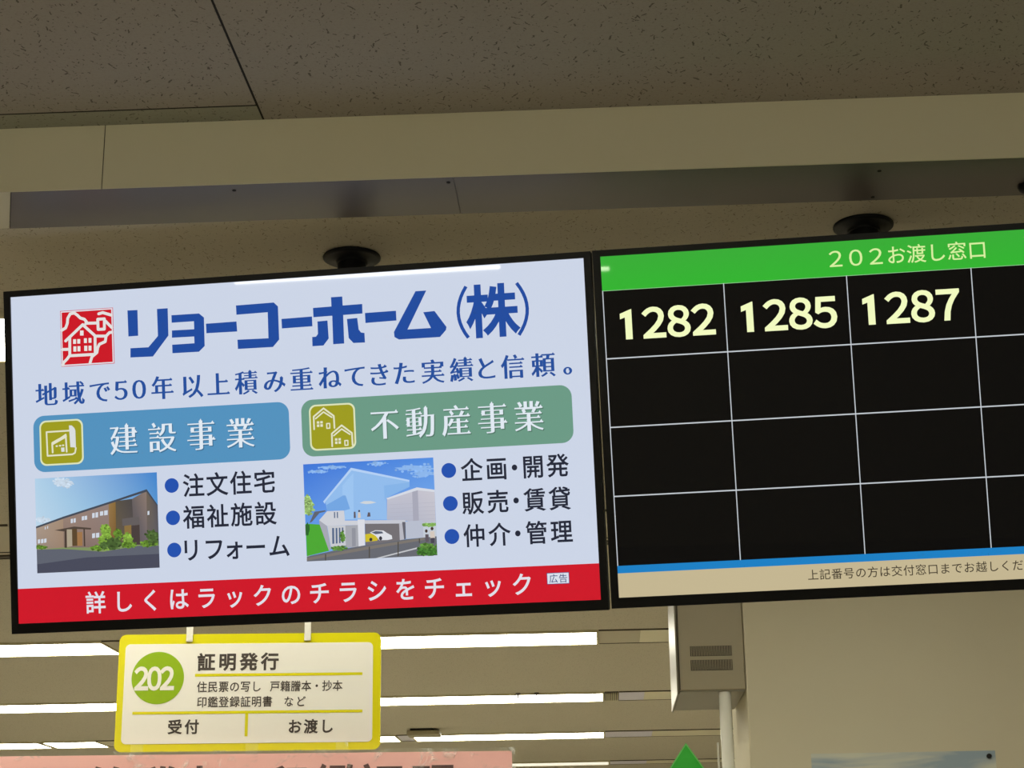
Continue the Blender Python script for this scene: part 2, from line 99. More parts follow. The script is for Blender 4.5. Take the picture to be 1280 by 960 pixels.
"person_l":[[[0.23796,-0.16934],[0.24615,-0.16884],[0.24696,-0.18132],[0.23833,-0.18137]],[[0.10859,-0.12908],[0.11272,-0.12928],[0.11322,-0.13938],[0.10771,-0.13912]]],
"person_d2":[[[0.23881,-0.18094],[0.24607,-0.18083],[0.2452,-0.19012],[0.2393,-0.1903]]],
"head":[[[0.23426,-0.16828],[0.2335,-0.16999],[0.23231,-0.17121],[0.23079,-0.17098],[0.22956,-0.1699],[0.22908,-0.16804],[0.22975,-0.16627],[0.231,-0.1651],[0.23254,-0.1653],[0.23378,-0.16641]],[[0.24505,-0.16456],[0.24439,-0.16637],[0.24296,-0.16737],[0.24127,-0.16741],[0.24007,-0.16609],[0.2396,-0.1643],[0.24009,-0.16244],[0.24156,-0.16143],[0.2432,-0.16163],[0.24459,-0.16267]],[[0.11243,-0.1268],[0.11197,-0.12792],[0.11119,-0.12874],[0.11021,-0.12852],[0.10935,-0.12789],[0.10913,-0.12664],[0.10954,-0.1255],[0.11035,-0.12485],[0.11133,-0.12484],[0.1121,-0.12561]]],
"parasol":[[[0.1125,-0.11246],[0.12021,-0.10947],[0.13282,-0.10986],[0.14323,-0.11306],[0.13261,-0.11478],[0.12342,-0.11501]]],
"cloud":[[[0.25174,-0.05787],[0.25058,-0.05921],[0.23661,-0.05887],[0.23519,-0.05999],[0.22749,-0.05983],[0.22332,-0.06252],[0.21383,-0.05943],[0.20118,-0.06034],[0.20237,-0.05782],[0.18508,-0.05743],[0.18634,-0.05582],[0.18322,-0.05434],[0.17823,-0.05241],[0.1932,-0.05259],[0.19179,-0.05047],[0.19885,-0.04917],[0.21196,-0.05002],[0.22296,-0.05112],[0.23404,-0.0518],[0.24704,-0.05274],[0.23535,-0.05537],[0.26319,-0.05652]],[[0.24843,-0.06664],[0.25335,-0.06925],[0.24014,-0.06842],[0.2394,-0.07006],[0.23636,-0.0718],[0.23047,-0.07185],[0.22281,-0.07281],[0.22145,-0.06927],[0.21898,-0.06784],[0.21148,-0.06674],[0.21745,-0.06505],[0.20782,-0.06217],[0.21929,-0.06246],[0.22442,-0.06257],[0.22482,-0.05934],[0.23094,-0.0612],[0.23854,-0.05877],[0.23819,-0.0629],[0.2456,-0.06307],[0.24949,-0.06475]],[[0.08704,-0.04713],[0.07912,-0.04726],[0.08333,-0.04855],[0.07487,-0.04804],[0.07036,-0.0479],[0.0662,-0.04964],[0.06108,-0.04787],[0.05827,-0.04708],[0.05606,-0.0465],[0.04077,-0.04582],[0.03962,-0.04468],[0.04275,-0.04384],[0.04568,-0.04303],[0.05637,-0.04375],[0.05961,-0.04297],[0.06648,-0.04285],[0.07156,-0.04427],[0.08091,-0.04422],[0.0872,-0.04517],[0.08645,-0.04625]],[[0.16469,-0.0444],[0.15747,-0.04455],[0.15934,-0.04555],[0.15623,-0.04584],[0.15305,-0.04608],[0.14923,-0.04721],[0.14349,-0.04677],[0.14409,-0.04475],[0.13744,-0.04468],[0.13944,-0.04373],[0.13396,-0.04281],[0.13139,-0.04153],[0.14148,-0.04207],[0.14212,-0.04125],[0.14577,-0.04118],[0.14951,-0.04047],[0.15483,-0.04069],[0.15458,-0.04249],[0.15794,-0.04284],[0.16114,-0.04347]],[[0.05728,-0.05349],[0.05423,-0.05417],[0.05061,-0.0546],[0.04941,-0.05559],[0.04216,-0.05468],[0.0382,-0.05531],[0.03482,-0.05405],[0.03166,-0.05365],[0.02327,-0.05351],[0.02171,-0.05254],[0.02304,-0.05173],[0.02873,-0.05152],[0.02879,-0.0509],[0.02747,-0.04951],[0.03426,-0.05024],[0.03837,-0.05108],[0.04175,-0.051],[0.04713,-0.05101],[0.05284,-0.05155],[0.05106,-0.0525]]],
"tree":[[[0.02595,-0.11499],[0.02742,-0.12028],[0.02382,-0.12284],[0.02127,-0.12526],[0.01852,-0.12839],[0.01509,-0.12786],[0.01115,-0.12784],[0.00969,-0.12271],[0.00741,-0.11901],[0.00778,-0.11411],[0.00767,-0.10913],[0.00896,-0.10395],[0.0137,-0.10477],[0.01595,-0.09889],[0.01992,-0.09904],[0.02231,-0.10383],[0.0234,-0.10808],[0.02646,-0.11048]],[[0.02258,-0.10357],[0.02103,-0.10617],[0.02007,-0.10843],[0.01893,-0.11073],[0.01733,-0.11374],[0.01523,-0.11247],[0.01325,-0.1116],[0.01195,-0.10907],[0.01085,-0.10632],[0.0112,-0.10302],[0.01151,-0.09995],[0.01327,-0.09832],[0.01359,-0.09362],[0.01608,-0.09567],[0.0181,-0.09324],[0.01987,-0.09517],[0.02158,-0.09709],[0.02201,-0.10042]]],
"darkbush":[[[0.01861,-0.15512],[0.01778,-0.15865],[0.01653,-0.1609],[0.01592,-0.16527],[0.01427,-0.16653],[0.01274,-0.16508],[0.01069,-0.16627],[0.00934,-0.16326],[0.00965,-0.15832],[0.00933,-0.15468],[0.01021,-0.15136],[0.0103,-0.1468],[0.01221,-0.1464],[0.01354,-0.1447],[0.01537,-0.14167],[0.01616,-0.14675],[0.01837,-0.14663],[0.01849,-0.15117]]],
"cars":[[[0.02852,-0.12412],[0.04825,-0.12237],[0.04932,-0.12466],[0.03767,-0.1268],[0.02319,-0.14185],[0.01848,-0.14387]]],
"bush":[[[0.08205,-0.19165],[0.08484,-0.19334],[0.0809,-0.19428],[0.07753,-0.19536],[0.07189,-0.19494],[0.06728,-0.19462],[0.06368,-0.19371],[0.06048,-0.19284],[0.05615,-0.19187],[0.05609,-0.19048],[0.05895,-0.1895],[0.06036,-0.18843],[0.06276,-0.18731],[0.06785,-0.18783],[0.07177,-0.18807],[0.07749,-0.1877],[0.07873,-0.18938],[0.08264,-0.19035]],[[0.2533,-0.20048],[0.24631,-0.20315],[0.24549,-0.20665],[0.2406,-0.2079],[0.23656,-0.21157],[0.23057,-0.21003],[0.2269,-0.20684],[0.21964,-0.2066],[0.21552,-0.20311],[0.2155,-0.19878],[0.22059,-0.19581],[0.21907,-0.19061],[0.22554,-0.18927],[0.23165,-0.18957],[0.23659,-0.19113],[0.24256,-0.19065],[0.24431,-0.19449],[0.24685,-0.19714]],[[0.08178,-0.1715],[0.08231,-0.17462],[0.08071,-0.17573],[0.08022,-0.1789],[0.07882,-0.17798],[0.07772,-0.17826],[0.07618,-0.17908],[0.07605,-0.17553],[0.07497,-0.17396],[0.07514,-0.17119],[0.0745,-0.16781],[0.07565,-0.16543],[0.07715,-0.16497],[0.07818,-0.16171],[0.07958,-0.16298],[0.08036,-0.16551],[0.0813,-0.16678],[0.08261,-0.1684]]],
"bush2":[[[0.25009,-0.20588],[0.24977,-0.20823],[0.24754,-0.20997],[0.24463,-0.2109],[0.24193,-0.21254],[0.2383,-0.21244],[0.23664,-0.20957],[0.23258,-0.20951],[0.23067,-0.20743],[0.23096,-0.20503],[0.23229,-0.20303],[0.23286,-0.20063],[0.23704,-0.20103],[0.23891,-0.19818],[0.24231,-0.19932],[0.24538,-0.20009],[0.24806,-0.20151],[0.24891,-0.20374]],[[0.22939,-0.20385],[0.22872,-0.20571],[0.22725,-0.20716],[0.22521,-0.20789],[0.2236,-0.21067],[0.22043,-0.21084],[0.21794,-0.20917],[0.21681,-0.20694],[0.21535,-0.20525],[0.2136,-0.20314],[0.21529,-0.20111],[0.21691,-0.19948],[0.21831,-0.1973],[0.22141,-0.19797],[0.2237,-0.19852],[0.22627,-0.19857],[0.22947,-0.19918],[0.2313,-0.20134]]],
"post":[[[0.0451,-0.20118],[0.04718,-0.20105],[0.0467,-0.21289],[0.04463,-0.2128]],[[0.12596,-0.1914],[0.12802,-0.19127],[0.12719,-0.21109],[0.12513,-0.21099]],[[0.17881,-0.18488],[0.18087,-0.18475],[0.17975,-0.21052],[0.1777,-0.21043]],[[0.21768,-0.18109],[0.21973,-0.18096],[0.21938,-0.18895],[0.21734,-0.18886]]]},
"bul_l":[[-0.23736,-0.06353],[-0.2369,-0.12245],[-0.23643,-0.18092]],
"bul_r":[[0.27689,-0.06248],[0.27712,-0.12141],[0.27721,-0.18001]],
"bl0":[["注",-0.19601,-0.06503,0.04295],["文",-0.15159,-0.06503,0.04295],["住",-0.10717,-0.06503,0.04295],["宅",-0.06276,-0.06503,0.04295]],
"bl1":[["福",-0.19722,-0.1224,0.04283],["祉",-0.15242,-0.1224,0.04283],["施",-0.10762,-0.1224,0.04283],["設",-0.06282,-0.1224,0.04283]],
"bl2":[["リ",-0.20458,-0.18209,0.04272],["フ",-0.16138,-0.18209,0.04272],["ォ",-0.12379,-0.18209,0.04272],["ー",-0.08339,-0.18209,0.04272],["ム",-0.0397,-0.18209,0.04272]],
"br0":[["企",0.31847,-0.06332,0.0413],["画",0.36316,-0.06332,0.0413],["・",0.39552,-0.06332,0.0413],["開",0.42866,-0.06332,0.0413],["発",0.47258,-0.06332,0.0413]],
"br1":[["販",0.3176,-0.1218,0.04119],["売",0.36283,-0.1218,0.04119],["・",0.39558,-0.1218,0.04119],["賃",0.42911,-0.1218,0.04119],["貸",0.47356,-0.1218,0.04119]],
"br2":[["仲",0.31779,-0.18004,0.04107],["介",0.36307,-0.18004,0.04107],["・",0.39585,-0.18004,0.04107],["管",0.42942,-0.18004,0.04107],["理",0.47391,-0.18004,0.04107]],
"red":[[-0.53681,-0.23864],[0.53748,-0.23937],[0.53649,-0.30222],[-0.53726,-0.30257]],
"red_text":[["詳",-0.3887,-0.26967,0.04215],["し",-0.33616,-0.26967,0.04215],["く",-0.28362,-0.26967,0.04215],["は",-0.23109,-0.26967,0.04215],["ラ",-0.17855,-0.26967,0.04215],["ッ",-0.12601,-0.26967,0.04215],["ク",-0.07347,-0.26967,0.04215],["の",-0.02094,-0.26967,0.04215],["チ",0.0316,-0.26967,0.04215],["ラ",0.08414,-0.26967,0.04215],["シ",0.13668,-0.26967,0.04215],["を",0.18922,-0.26967,0.04215],["チ",0.24175,-0.26967,0.04215],["ェ",0.29429,-0.26967,0.04215],["ッ",0.34683,-0.26967,0.04215],["ク",0.39937,-0.26967,0.04215]],
"adbox":[[0.44386,-0.25199],[0.4835,-0.25187],[0.48348,-0.27191],[0.44372,-0.27206]],
"ad_text":[["広",0.45558,-0.26212,0.01612],["告",0.47263,-0.26212,0.01612]],
"title":[["２",-0.12434,0.27214,0.03481],["０",-0.08933,0.27214,0.03481],["２",-0.05432,0.27214,0.03481],["お",-0.01931,0.27214,0.03481],["渡",0.0157,0.27214,0.03481],["し",0.0507,0.27214,0.03481],["窓",0.08571,0.27214,0.03481],["口",0.12072,0.27214,0.03481]],
"nums":[[-0.427,0.17843],[-0.21329,0.17849],[-0.00153,0.17837]],
"numw":0.17028430785235055,"numh":0.05551962373802424,"note":[["上",-0.1988,-0.27859,0.01965],["記",-0.17829,-0.27859,0.01965],["番",-0.15777,-0.27859,0.01965],["号",-0.13725,-0.27859,0.01965],["の",-0.11673,-0.27859,0.01965],["方",-0.09621,-0.27859,0.01965],["は",-0.07569,-0.27859,0.01965],["交",-0.05517,-0.27859,0.01965],["付",-0.03465,-0.27859,0.01965],["窓",-0.01414,-0.27859,0.01965],["口",0.00638,-0.27859,0.01965],["ま",0.0269,-0.27859,0.01965],["で",0.04742,-0.27859,0.01965],["お",0.06794,-0.27859,0.01965],["越",0.08846,-0.27859,0.01965],["し",0.10898,-0.27859,0.01965],["く",0.12949,-0.27859,0.01965],["だ",0.15001,-0.27859,0.01965],["さ",0.17053,-0.27859,0.01965],["い",0.19105,-0.27859,0.01965]],
"vt":0.10154705271315949,"vb":0.9082781175895466,"blue":[-0.2500741310590448,-0.26012864003539166],
"s_inner":[[-0.28565,0.10968],[0.2801,0.11046],[0.28144,-0.11681],[-0.28237,-0.11338]],
"s_disc":[-0.20784,0.03291,0.05934],
"s_202":[["２",-0.24274,0.03144,0.05991],["０",-0.21466,0.03144,0.05991],["２",-0.18657,0.03144,0.05991]],
"s_title":[["証",-0.09907,0.06818,0.04109],["明",-0.05079,0.06818,0.04109],["発",-0.00251,0.06818,0.04109],["行",0.04577,0.06818,0.04109]],
"s_l1a":[["住",-0.10691,0.01164,0.02463],["民",-0.08225,0.01164,0.02463],["票",-0.05758,0.01164,0.02463],["の",-0.03291,0.01164,0.02463],["写",-0.00824,0.01164,0.02463],["し",0.01642,0.01164,0.02463]],
"s_l1b":[["戸",0.05874,0.01162,0.02429],["籍",0.08244,0.01162,0.02429],["謄",0.10614,0.01162,0.02429],["本",0.12984,0.01162,0.02429],["・",0.15354,0.01162,0.02429],["抄",0.17724,0.01162,0.02429],["本",0.20094,0.01162,0.02429]],
"s_l2a":[["印",-0.10562,-0.02262,0.02451],["鑑",-0.08094,-0.02262,0.02451],["登",-0.05627,-0.02262,0.02451],["録",-0.0316,-0.02262,0.02451],["証",-0.00692,-0.02262,0.02451],["明",0.01775,-0.02262,0.02451],["書",0.04243,-0.02262,0.02451]],
"s_l2b":[["な",0.09081,-0.02302,0.02381],["ど",0.11801,-0.02302,0.02381]],
"s_b1":[["受",-0.16433,-0.07757,0.03396],["付",-0.12637,-0.07757,0.03396]],
"s_b2":[["お",0.10569,-0.07926,0.0331],["渡",0.14182,-0.07926,0.0331],["し",0.17796,-0.07926,0.0331]],
"s_lines":[[[-0.12372,0.03808],[0.25708,0.03834]],[[-0.26134,-0.04622],[0.25805,-0.04603]],[[-0.00354,-0.04764],[-0.00101,-0.10041]]],
"s_clips":[[-0.13928,0.13184],[0.13057,0.13304]],
"b_text":[["住",-0.76109,0.07842,0.10104],["民",-0.66652,0.07842,0.10104],["票",-0.57184,0.07842,0.10104],["・",-0.48406,0.07842,0.10104],["戸",-0.39266,0.07842,0.10104],["籍",-0.29235,0.07842,0.10104],["謄",-0.19102,0.07842,0.10104],["本",-0.09486,0.07842,0.10104],["・",0.00232,0.07842,0.10104],["印",0.09784,0.07842,0.10104],["鑑",0.20767,0.07842,0.10104],["証",0.307,0.07842,0.10104],["明",0.42246,0.07842,0.10104]],
"b_right":[[0.59951,0.15252],[0.60678,0.16037],[-0.28113,0.15339],[-0.28163,0.16301]],
"poses":{"L":[[[0.995289,-0.022802,-0.09423],[-0.096936,-0.218166,-0.971085],[0.001585,0.975645,-0.219349]],[-0.54173,3.05451,0.83835]],
"R":[[[0.99862,-0.025928,-0.045676],[-0.050194,-0.215069,-0.975308],[0.015464,0.976255,-0.216073]],[0.56077,2.97957,0.85092]],
"S":[[[0.996839,0.0,0.079453],[0.079453,0.0,-0.996839],[0.0,1.0,0.0]],[-0.80571,4.0,0.51663]],
"B":[[[0.996839,0.0,0.079453],[0.079453,0.0,-0.996839],[0.0,1.0,0.0]],[-0.806,3.955,0.221]]},
"cam":[2201.8250184476005,[[0.998493,0.028403,0.046963],[0.053231,-0.292736,-0.95471],[-0.013369,0.955771,-0.293807]]]}

# ------------------------------------------------------------------ helpers
def lin(c):
    return tuple((v/255/12.92 if v/255 <= .04045 else ((v/255+.055)/1.055)**2.4) for v in c)

def mat(name, rgb, rough=.6, metal=0., spec=.5, **kw):
    M = bpy.data.materials.new(name); M.use_nodes = True
    b = M.node_tree.nodes['Principled BSDF']
    b.inputs['Base Color'].default_value = (*lin(rgb), 1)
    b.inputs['Roughness'].default_value = rough; b.inputs['Metallic'].default_value = metal
    b.inputs['Specular IOR Level'].default_value = spec
    for k, v in kw.items(): b.inputs[k.replace('_', ' ')].default_value = v
    return M

def noisy(M, rgb2, scale=6., amount=.5, bump=0., bscale=60.):
    """soft procedural variation between the base colour and rgb2"""
    nt = M.node_tree; b = nt.nodes['Principled BSDF']
    tc = nt.nodes.new('ShaderNodeTexCoord'); n = nt.nodes.new('ShaderNodeTexNoise'); n.inputs['Scale'].default_value = scale; n.inputs['Detail'].default_value = 4
    nt.links.new(tc.outputs['Object'], n.inputs['Vector'])
    r = nt.nodes.new('ShaderNodeMapRange'); r.inputs[1].default_value = .35; r.inputs[2].default_value = .7; r.inputs[4].default_value = amount
    nt.links.new(n.outputs['Fac'], r.inputs[0])
    mx = nt.nodes.new('ShaderNodeMix'); mx.data_type = 'RGBA'
    mx.inputs[6].default_value = b.inputs['Base Color'].default_value[:]; mx.inputs[7].default_value = (*lin(rgb2), 1)
    nt.links.new(r.outputs[0], mx.inputs[0]); nt.links.new(mx.outputs[2], b.inputs['Base Color'])
    if bump:
        n2 = nt.nodes.new('ShaderNodeTexNoise'); n2.inputs['Scale'].default_value = bscale; nt.links.new(tc.outputs['Object'], n2.inputs['Vector'])
        bp = nt.nodes.new('ShaderNodeBump'); bp.inputs['Strength'].default_value = bump; bp.inputs['Distance'].default_value = .002
        nt.links.new(n2.outputs['Fac'], bp.inputs['Height']); nt.links.new(bp.outputs[0], b.inputs['Normal'])
    return M

def acoustic(name, rgb, dark, s1=42., s2=75.):
    """mineral-fibre ceiling board: short dark worm-like fissures in every direction"""
    M = mat(name, rgb, .95, spec=.2); nt = M.node_tree; L = nt.links.new; N = nt.nodes.new
    b = nt.nodes['Principled BSDF']
    tc = N('ShaderNodeTexCoord')
    def math_(op, a, c=None, v=None):
        q = N('ShaderNodeMath'); q.operation = op
        for i, s in enumerate((a, c)):
            if s is None: continue
            if isinstance(s, (int, float)): q.inputs[i].default_value = s
            else: L(s, q.inputs[i])
        return q.outputs[0]
    wob = N('ShaderNodeTexNoise'); wob.inputs['Scale'].default_value = 130; L(tc.outputs['Object'], wob.inputs['Vector'])
    wv = N('ShaderNodeVectorMath'); wv.operation = 'MULTIPLY_ADD'
    L(wob.outputs['Color'], wv.inputs[0]); wv.inputs[1].default_value = (.006, .006, 0); L(tc.outputs['Object'], wv.inputs[2])
    outs = []
    for sc, ln, wd, keep in ((s1*1.15, .36, .05, .36), (s2*1.35, .30, .07, .40), (s1*.75, .22, .045, .24)):
        fl = N('ShaderNodeVectorMath'); fl.operation = 'MULTIPLY'; fl.inputs[1].default_value = (sc, sc, 0); L(wv.outputs[0], fl.inputs[0])
        vo = N('ShaderNodeTexVoronoi'); vo.voronoi_dimensions = '2D'; vo.inputs['Scale'].default_value = 1; L(fl.outputs[0], vo.inputs['Vector'])
        d = N('ShaderNodeVectorMath'); d.operation = 'SUBTRACT'; L(fl.outputs[0], d.inputs[0]); L(vo.outputs['Position'], d.inputs[1])
        sep = N('ShaderNodeSeparateColor'); L(vo.outputs['Color'], sep.inputs[0])
        rot = N('ShaderNodeVectorRotate'); rot.rotation_type = 'Z_AXIS'; L(d.outputs[0], rot.inputs[0])
        L(math_('ADD', math_('MULTIPLY', sep.outputs[0], 2.2), .47), rot.inputs['Angle'])
        sx = N('ShaderNodeSeparateXYZ'); L(rot.outputs[0], sx.inputs[0])
        a = math_('LESS_THAN', math_('ABSOLUTE', sx.outputs[0]), math_('MULTIPLY', sep.outputs[1], ln))
        c = math_('LESS_THAN', math_('ABSOLUTE', sx.outputs[1]), wd)
        k = math_('LESS_THAN', sep.outputs[2], keep)
        outs.append(math_('MULTIPLY', math_('MULTIPLY', a, c), k))
    tot = math_('MAXIMUM', math_('MAXIMUM', outs[0], outs[1]), outs[2])
    n = N('ShaderNodeTexNoise'); n.inputs['Scale'].default_value = 220; L(tc.outputs['Object'], n.inputs['Vector'])
    gr = math_('MULTIPLY', math_('SUBTRACT', n.outputs['Fac'], .5), .5)
    fac = math_('ADD', math_('MULTIPLY', tot, .72), gr)
    mx = N('ShaderNodeMix'); mx.data_type = 'RGBA'; mx.inputs[6].default_value = (*lin(rgb), 1); mx.inputs[7].default_value = (*lin(dark), 1)
    L(fac, mx.inputs[0]); L(mx.outputs[2], b.inputs['Base Color'])
    bp = N('ShaderNodeBump'); bp.inputs['Strength'].default_value = .4; bp.inputs['Distance'].default_value = .002; bp.invert = True
    L(tot, bp.inputs['Height']); L(bp.outputs[0], b.inputs['Normal'])
    return M

def emit(name, rgb, strength):
    M = mat(name, (230, 230, 225), .5); b = M.node_tree.nodes['Principled BSDF']
    b.inputs['Emission Color'].default_value = (*rgb, 1); b.inputs['Emission Strength'].default_value = strength
    return M

def obj(name, bm, m, parent=None, smooth=False):
    me = bpy.data.meshes.new(name); bm.normal_update(); bm.to_mesh(me); bm.free()
    for x in (m if isinstance(m, (list, tuple)) else [m]): me.materials.append(x)
    if smooth:
        for p in me.polygons: p.use_smooth = True
    o = bpy.data.objects.new(name, me); C.objects.link(o)
    if parent: o.parent = parent
    return o

def thing(name, label, cat, loc=(0, 0, 0), mtx=None, group=None):
    o = bpy.data.objects.new(name, None); o.empty_display_size = .1; C.objects.link(o)
    if mtx is not None: o.matrix_world = mtx
    else: o.location = loc
    o['label'] = label; o['category'] = cat
    if group: o['group'] = group
    return o

def tag(o, label, cat, group=None):
    o['label'] = label; o['category'] = cat
    if group: o['group'] = group
    return o

def struct(o): o['kind'] = 'structure'; return o

def box(bm, x0, x1, y0, y1, z0, z1, bev=0., seg=2, mi=0):
    vs = [bm.verts.new((x, y, z)) for x in (x0, x1) for y in (y0, y1) for z in (z0, z1)]
    fs = [bm.faces.new([vs[i] for i in q]) for q in ((0,1,3,2), (4,6,7,5), (0,4,5,1), (2,3,7,6), (0,2,6,4), (1,5,7,3))]
    for f_ in fs: f_.material_index = mi
    if bev:
        es = list({e for f_ in fs for e in f_.edges})
        bmesh.ops.bevel(bm, geom=es, offset=bev, segments=seg, affect='EDGES', profile=.5)
    return bm

def lathe(bm, prof, n=40, axis='Z', at=(0, 0, 0)):
    """revolve (radius, height) pairs about a vertical axis"""
    rings = []
    for r, h in prof:
        ring = []
        for i in range(n):
            a = 2*math.pi*i/n; p = (r*math.cos(a), r*math.sin(a), h)
            if axis == 'Y': p = (p[0], p[2], p[1])
            if axis == 'X': p = (p[2], p[0], p[1])
            ring.append(bm.verts.new((p[0]+at[0], p[1]+at[1], p[2]+at[2])))
        rings.append(ring)
    for a, b in zip(rings, rings[1:]):
        for i in range(n): bm.faces.new((a[i], a[(i+1) % n], b[(i+1) % n], b[i]))
    bm.faces.new(rings[0][::-1]); bm.faces.new(rings[-1])
    bmesh.ops.recalc_face_normals(bm, faces=bm.faces[:])
    return bm

def B(): return bmesh.new()

def skew(bm, ax0, ax1, bx0, bx1, y0, y1, z0, z1):
    """box whose ends run at a slant between the edges y0 and y1"""
    vs = [bm.verts.new(p) for p in ((ax0, y0, z0), (ax0, y0, z1), (bx0, y1, z0), (bx0, y1, z1), (ax1, y0, z0), (ax1, y0, z1), (bx1, y1, z0), (bx1, y1, z1))]
    for q in ((0,1,3,2), (4,6,7,5), (0,4,5,1), (2,3,7,6), (0,2,6,4), (1,5,7,3)): bm.faces.new([vs[i] for i in q])
    bmesh.ops.recalc_face_normals(bm, faces=bm.faces[:])
    return bm

# ---- flat graphics: polygons and lettering collected in one mesh, coloured per corner
class G:
    def __init__(s): s.v, s.f, s.c = [], [], []
    def poly(s, pts, col, z=0.):
        k = len(s.v); s.v += [(p[0], p[1], z) for p in pts]; s.f.append(tuple(range(k, k+len(pts))))
        cols = (col+[col[-1]]*len(pts))[:len(pts)] if isinstance(col, list) else [col]*len(pts)
        s.c.append([lin(c) for c in cols])
    def rect(s, x0, y0, x1, y1, col, z=0.): s.poly([(x0, y0), (x1, y0), (x1, y1), (x0, y1)], col, z)
    def disc(s, x, y, r, col, z=0., n=40): s.poly([(x+r*math.cos(2*math.pi*i/n), y+r*math.sin(2*math.pi*i/n)) for i in range(n)], col, z)
    def rrect(s, x0, y0, x1, y1, r, col, z=0., n=8): s.poly(rr(x0, y0, x1, y1, r, n), col, z)
    def stroke(s, pts, w, col, z=0., cap=True):
        for a, b in zip(pts, pts[1:]):
            d = math.hypot(b[0]-a[0], b[1]-a[1])
            if d < 1e-7: continue
            nx, ny = -(b[1]-a[1])/d*w/2, (b[0]-a[0])/d*w/2
            s.poly([(a[0]-nx, a[1]-ny), (b[0]-nx, b[1]-ny), (b[0]+nx, b[1]+ny), (a[0]+nx, a[1]+ny)], col, z)
        for q in (pts if cap else pts[1:-1]): s.disc(q[0], q[1], w/2, col, z + .00002, 14)
    def text(s, items, col, z=0., style='gothic', bold=0., sx=1., sy=1.):
        for ch, x, y, em in items:
            vs, fs = glyph(ch, style, bold)
            k = len(s.v); s.v += [(x+vx*em*sx, y+vy*em*sy, z) for vx, vy in vs]
            for f_ in fs: s.f.append(tuple(i+k for i in f_)); s.c.append([lin(col)]*len(f_))
    def build(s, name, m, parent):
        me = bpy.data.meshes.new(name); me.from_pydata(s.v, [], s.f)
        at = me.color_attributes.new('Col', 'FLOAT_COLOR', 'CORNER')
        i = 0
        for cs, p in zip(s.c, me.polygons):
            for c_ in cs:
                at.data[i].color = (*c_, 1); i += 1
        bm = bmesh.new(); bm.from_mesh(me)
        for f_ in bm.faces:
            f_.normal_update()
            if f_.normal.z < 0: f_.normal_flip()
        bm.to_mesh(me); bm.free()
        me.materials.append(m)
        o = bpy.data.objects.new(name, me); C.objects.link(o); o.parent = parent
        return o

def rr(x0, y0, x1, y1, r, n=8):
    out = []
    for cx, cy, a0 in ((x1-r, y1-r, 0), (x0+r, y1-r, 90), (x0+r, y0+r, 180), (x1-r, y0+r, 270)):
        for i in range(n+1):
            a = math.radians(a0+90*i/n); out.append((cx+r*math.cos(a), cy+r*math.sin(a)))
    return out

_tc = bpy.data.curves.new('lettering', 'FONT'); _tc.resolution_u = 4
_to = bpy.data.objects.new('lettering', _tc); C.objects.link(_to)
_cache = {}
def glyph(ch, style, bold):
    """outline of one character, centred on its em square; mincho: thin level strokes, small triangles at their right ends"""
    key = (ch, style, round(bold, 4))
    if key in _cache: return _cache[key]
    _tc.body = ch
    dg = bpy.context.evaluated_depsgraph_get(); dg.update()
    me = bpy.data.meshes.new_from_object(_to.evaluated_get(dg))
    bm = bmesh.new(); bm.from_mesh(me); bpy.data.meshes.remove(me)
    bmesh.ops.remove_doubles(bm, verts=bm.verts[:], dist=1e-5)
    ax, ay = (bold, bold) if style == 'gothic' else (.012+bold, -.020+bold)
    mv = {}; serif = []
    for v in bm.verts:
        be = [e for e in v.link_edges if len(e.link_faces) == 1]
        if len(be) < 2: continue
        ns = []
        for e in be[:2]:
            f_ = e.link_faces[0]; a, b = e.verts[0].co, e.verts[1].co
            t = (b-a).normalized(); n = Vector((t.y, -t.x, 0)); c = f_.calc_center_median()
            # away from the face that borders the edge
            if n.dot(c-(a+b)/2) > 0: n = -n
            ns.append(n)
        am = [ax*n.x*n.x+ay*n.y*n.y for n in ns]
        det = ns[0].x*ns[1].y-ns[0].y*ns[1].x
        if abs(det) > .25:
            dx = (am[0]*ns[1].y-am[1]*ns[0].y)/det; dy = (ns[0].x*am[1]-ns[1].x*am[0])/det
        else:
            n = (ns[0]+ns[1]); n = n.normalized() if n.length > .1 else ns[0]
            k = (am[0]+am[1])/2; dx, dy = n.x*k, n.y*k
        mv[v] = Vector((dx, dy, 0))
    if style == 'mincho':
        for e in bm.edges:
            if len(e.link_faces) != 1 or e.calc_length() > .085 or e.calc_length() < .05: continue
            a, b = e.verts
            if abs(a.co.x-b.co.x) > .012: continue
            c = e.link_faces[0].calc_center_median()
            if c.x > a.co.x - .02: continue
            up = a if a.co.y > b.co.y else b
            serif.append((up.co.x, min(a.co.y, b.co.y)+.02, up.co.y-.015))
    for v, d in mv.items(): v.co += d
    vs = [(v.co.x-.5, v.co.y-.38) for v in bm.verts]
    bm.verts.index_update()
    fs = [tuple(v.index for v in f_.verts) for f_ in bm.faces]
    bm.free()
    for x, y0, y1 in serif:
        k = len(vs); vs += [(x-.5-.115, y0-.38), (x-.5+.015, y0-.38), (x-.5-.035, y1+.065-.38)]; fs.append((k, k+1, k+2))
    _cache[key] = (vs, fs)
    return vs, fs

def pose(k):
    r, t = D['poses'][k]; M_ = Matrix(r).to_4x4(); M_.translation = (t[0], t[1], t[2]+EYE); return M_

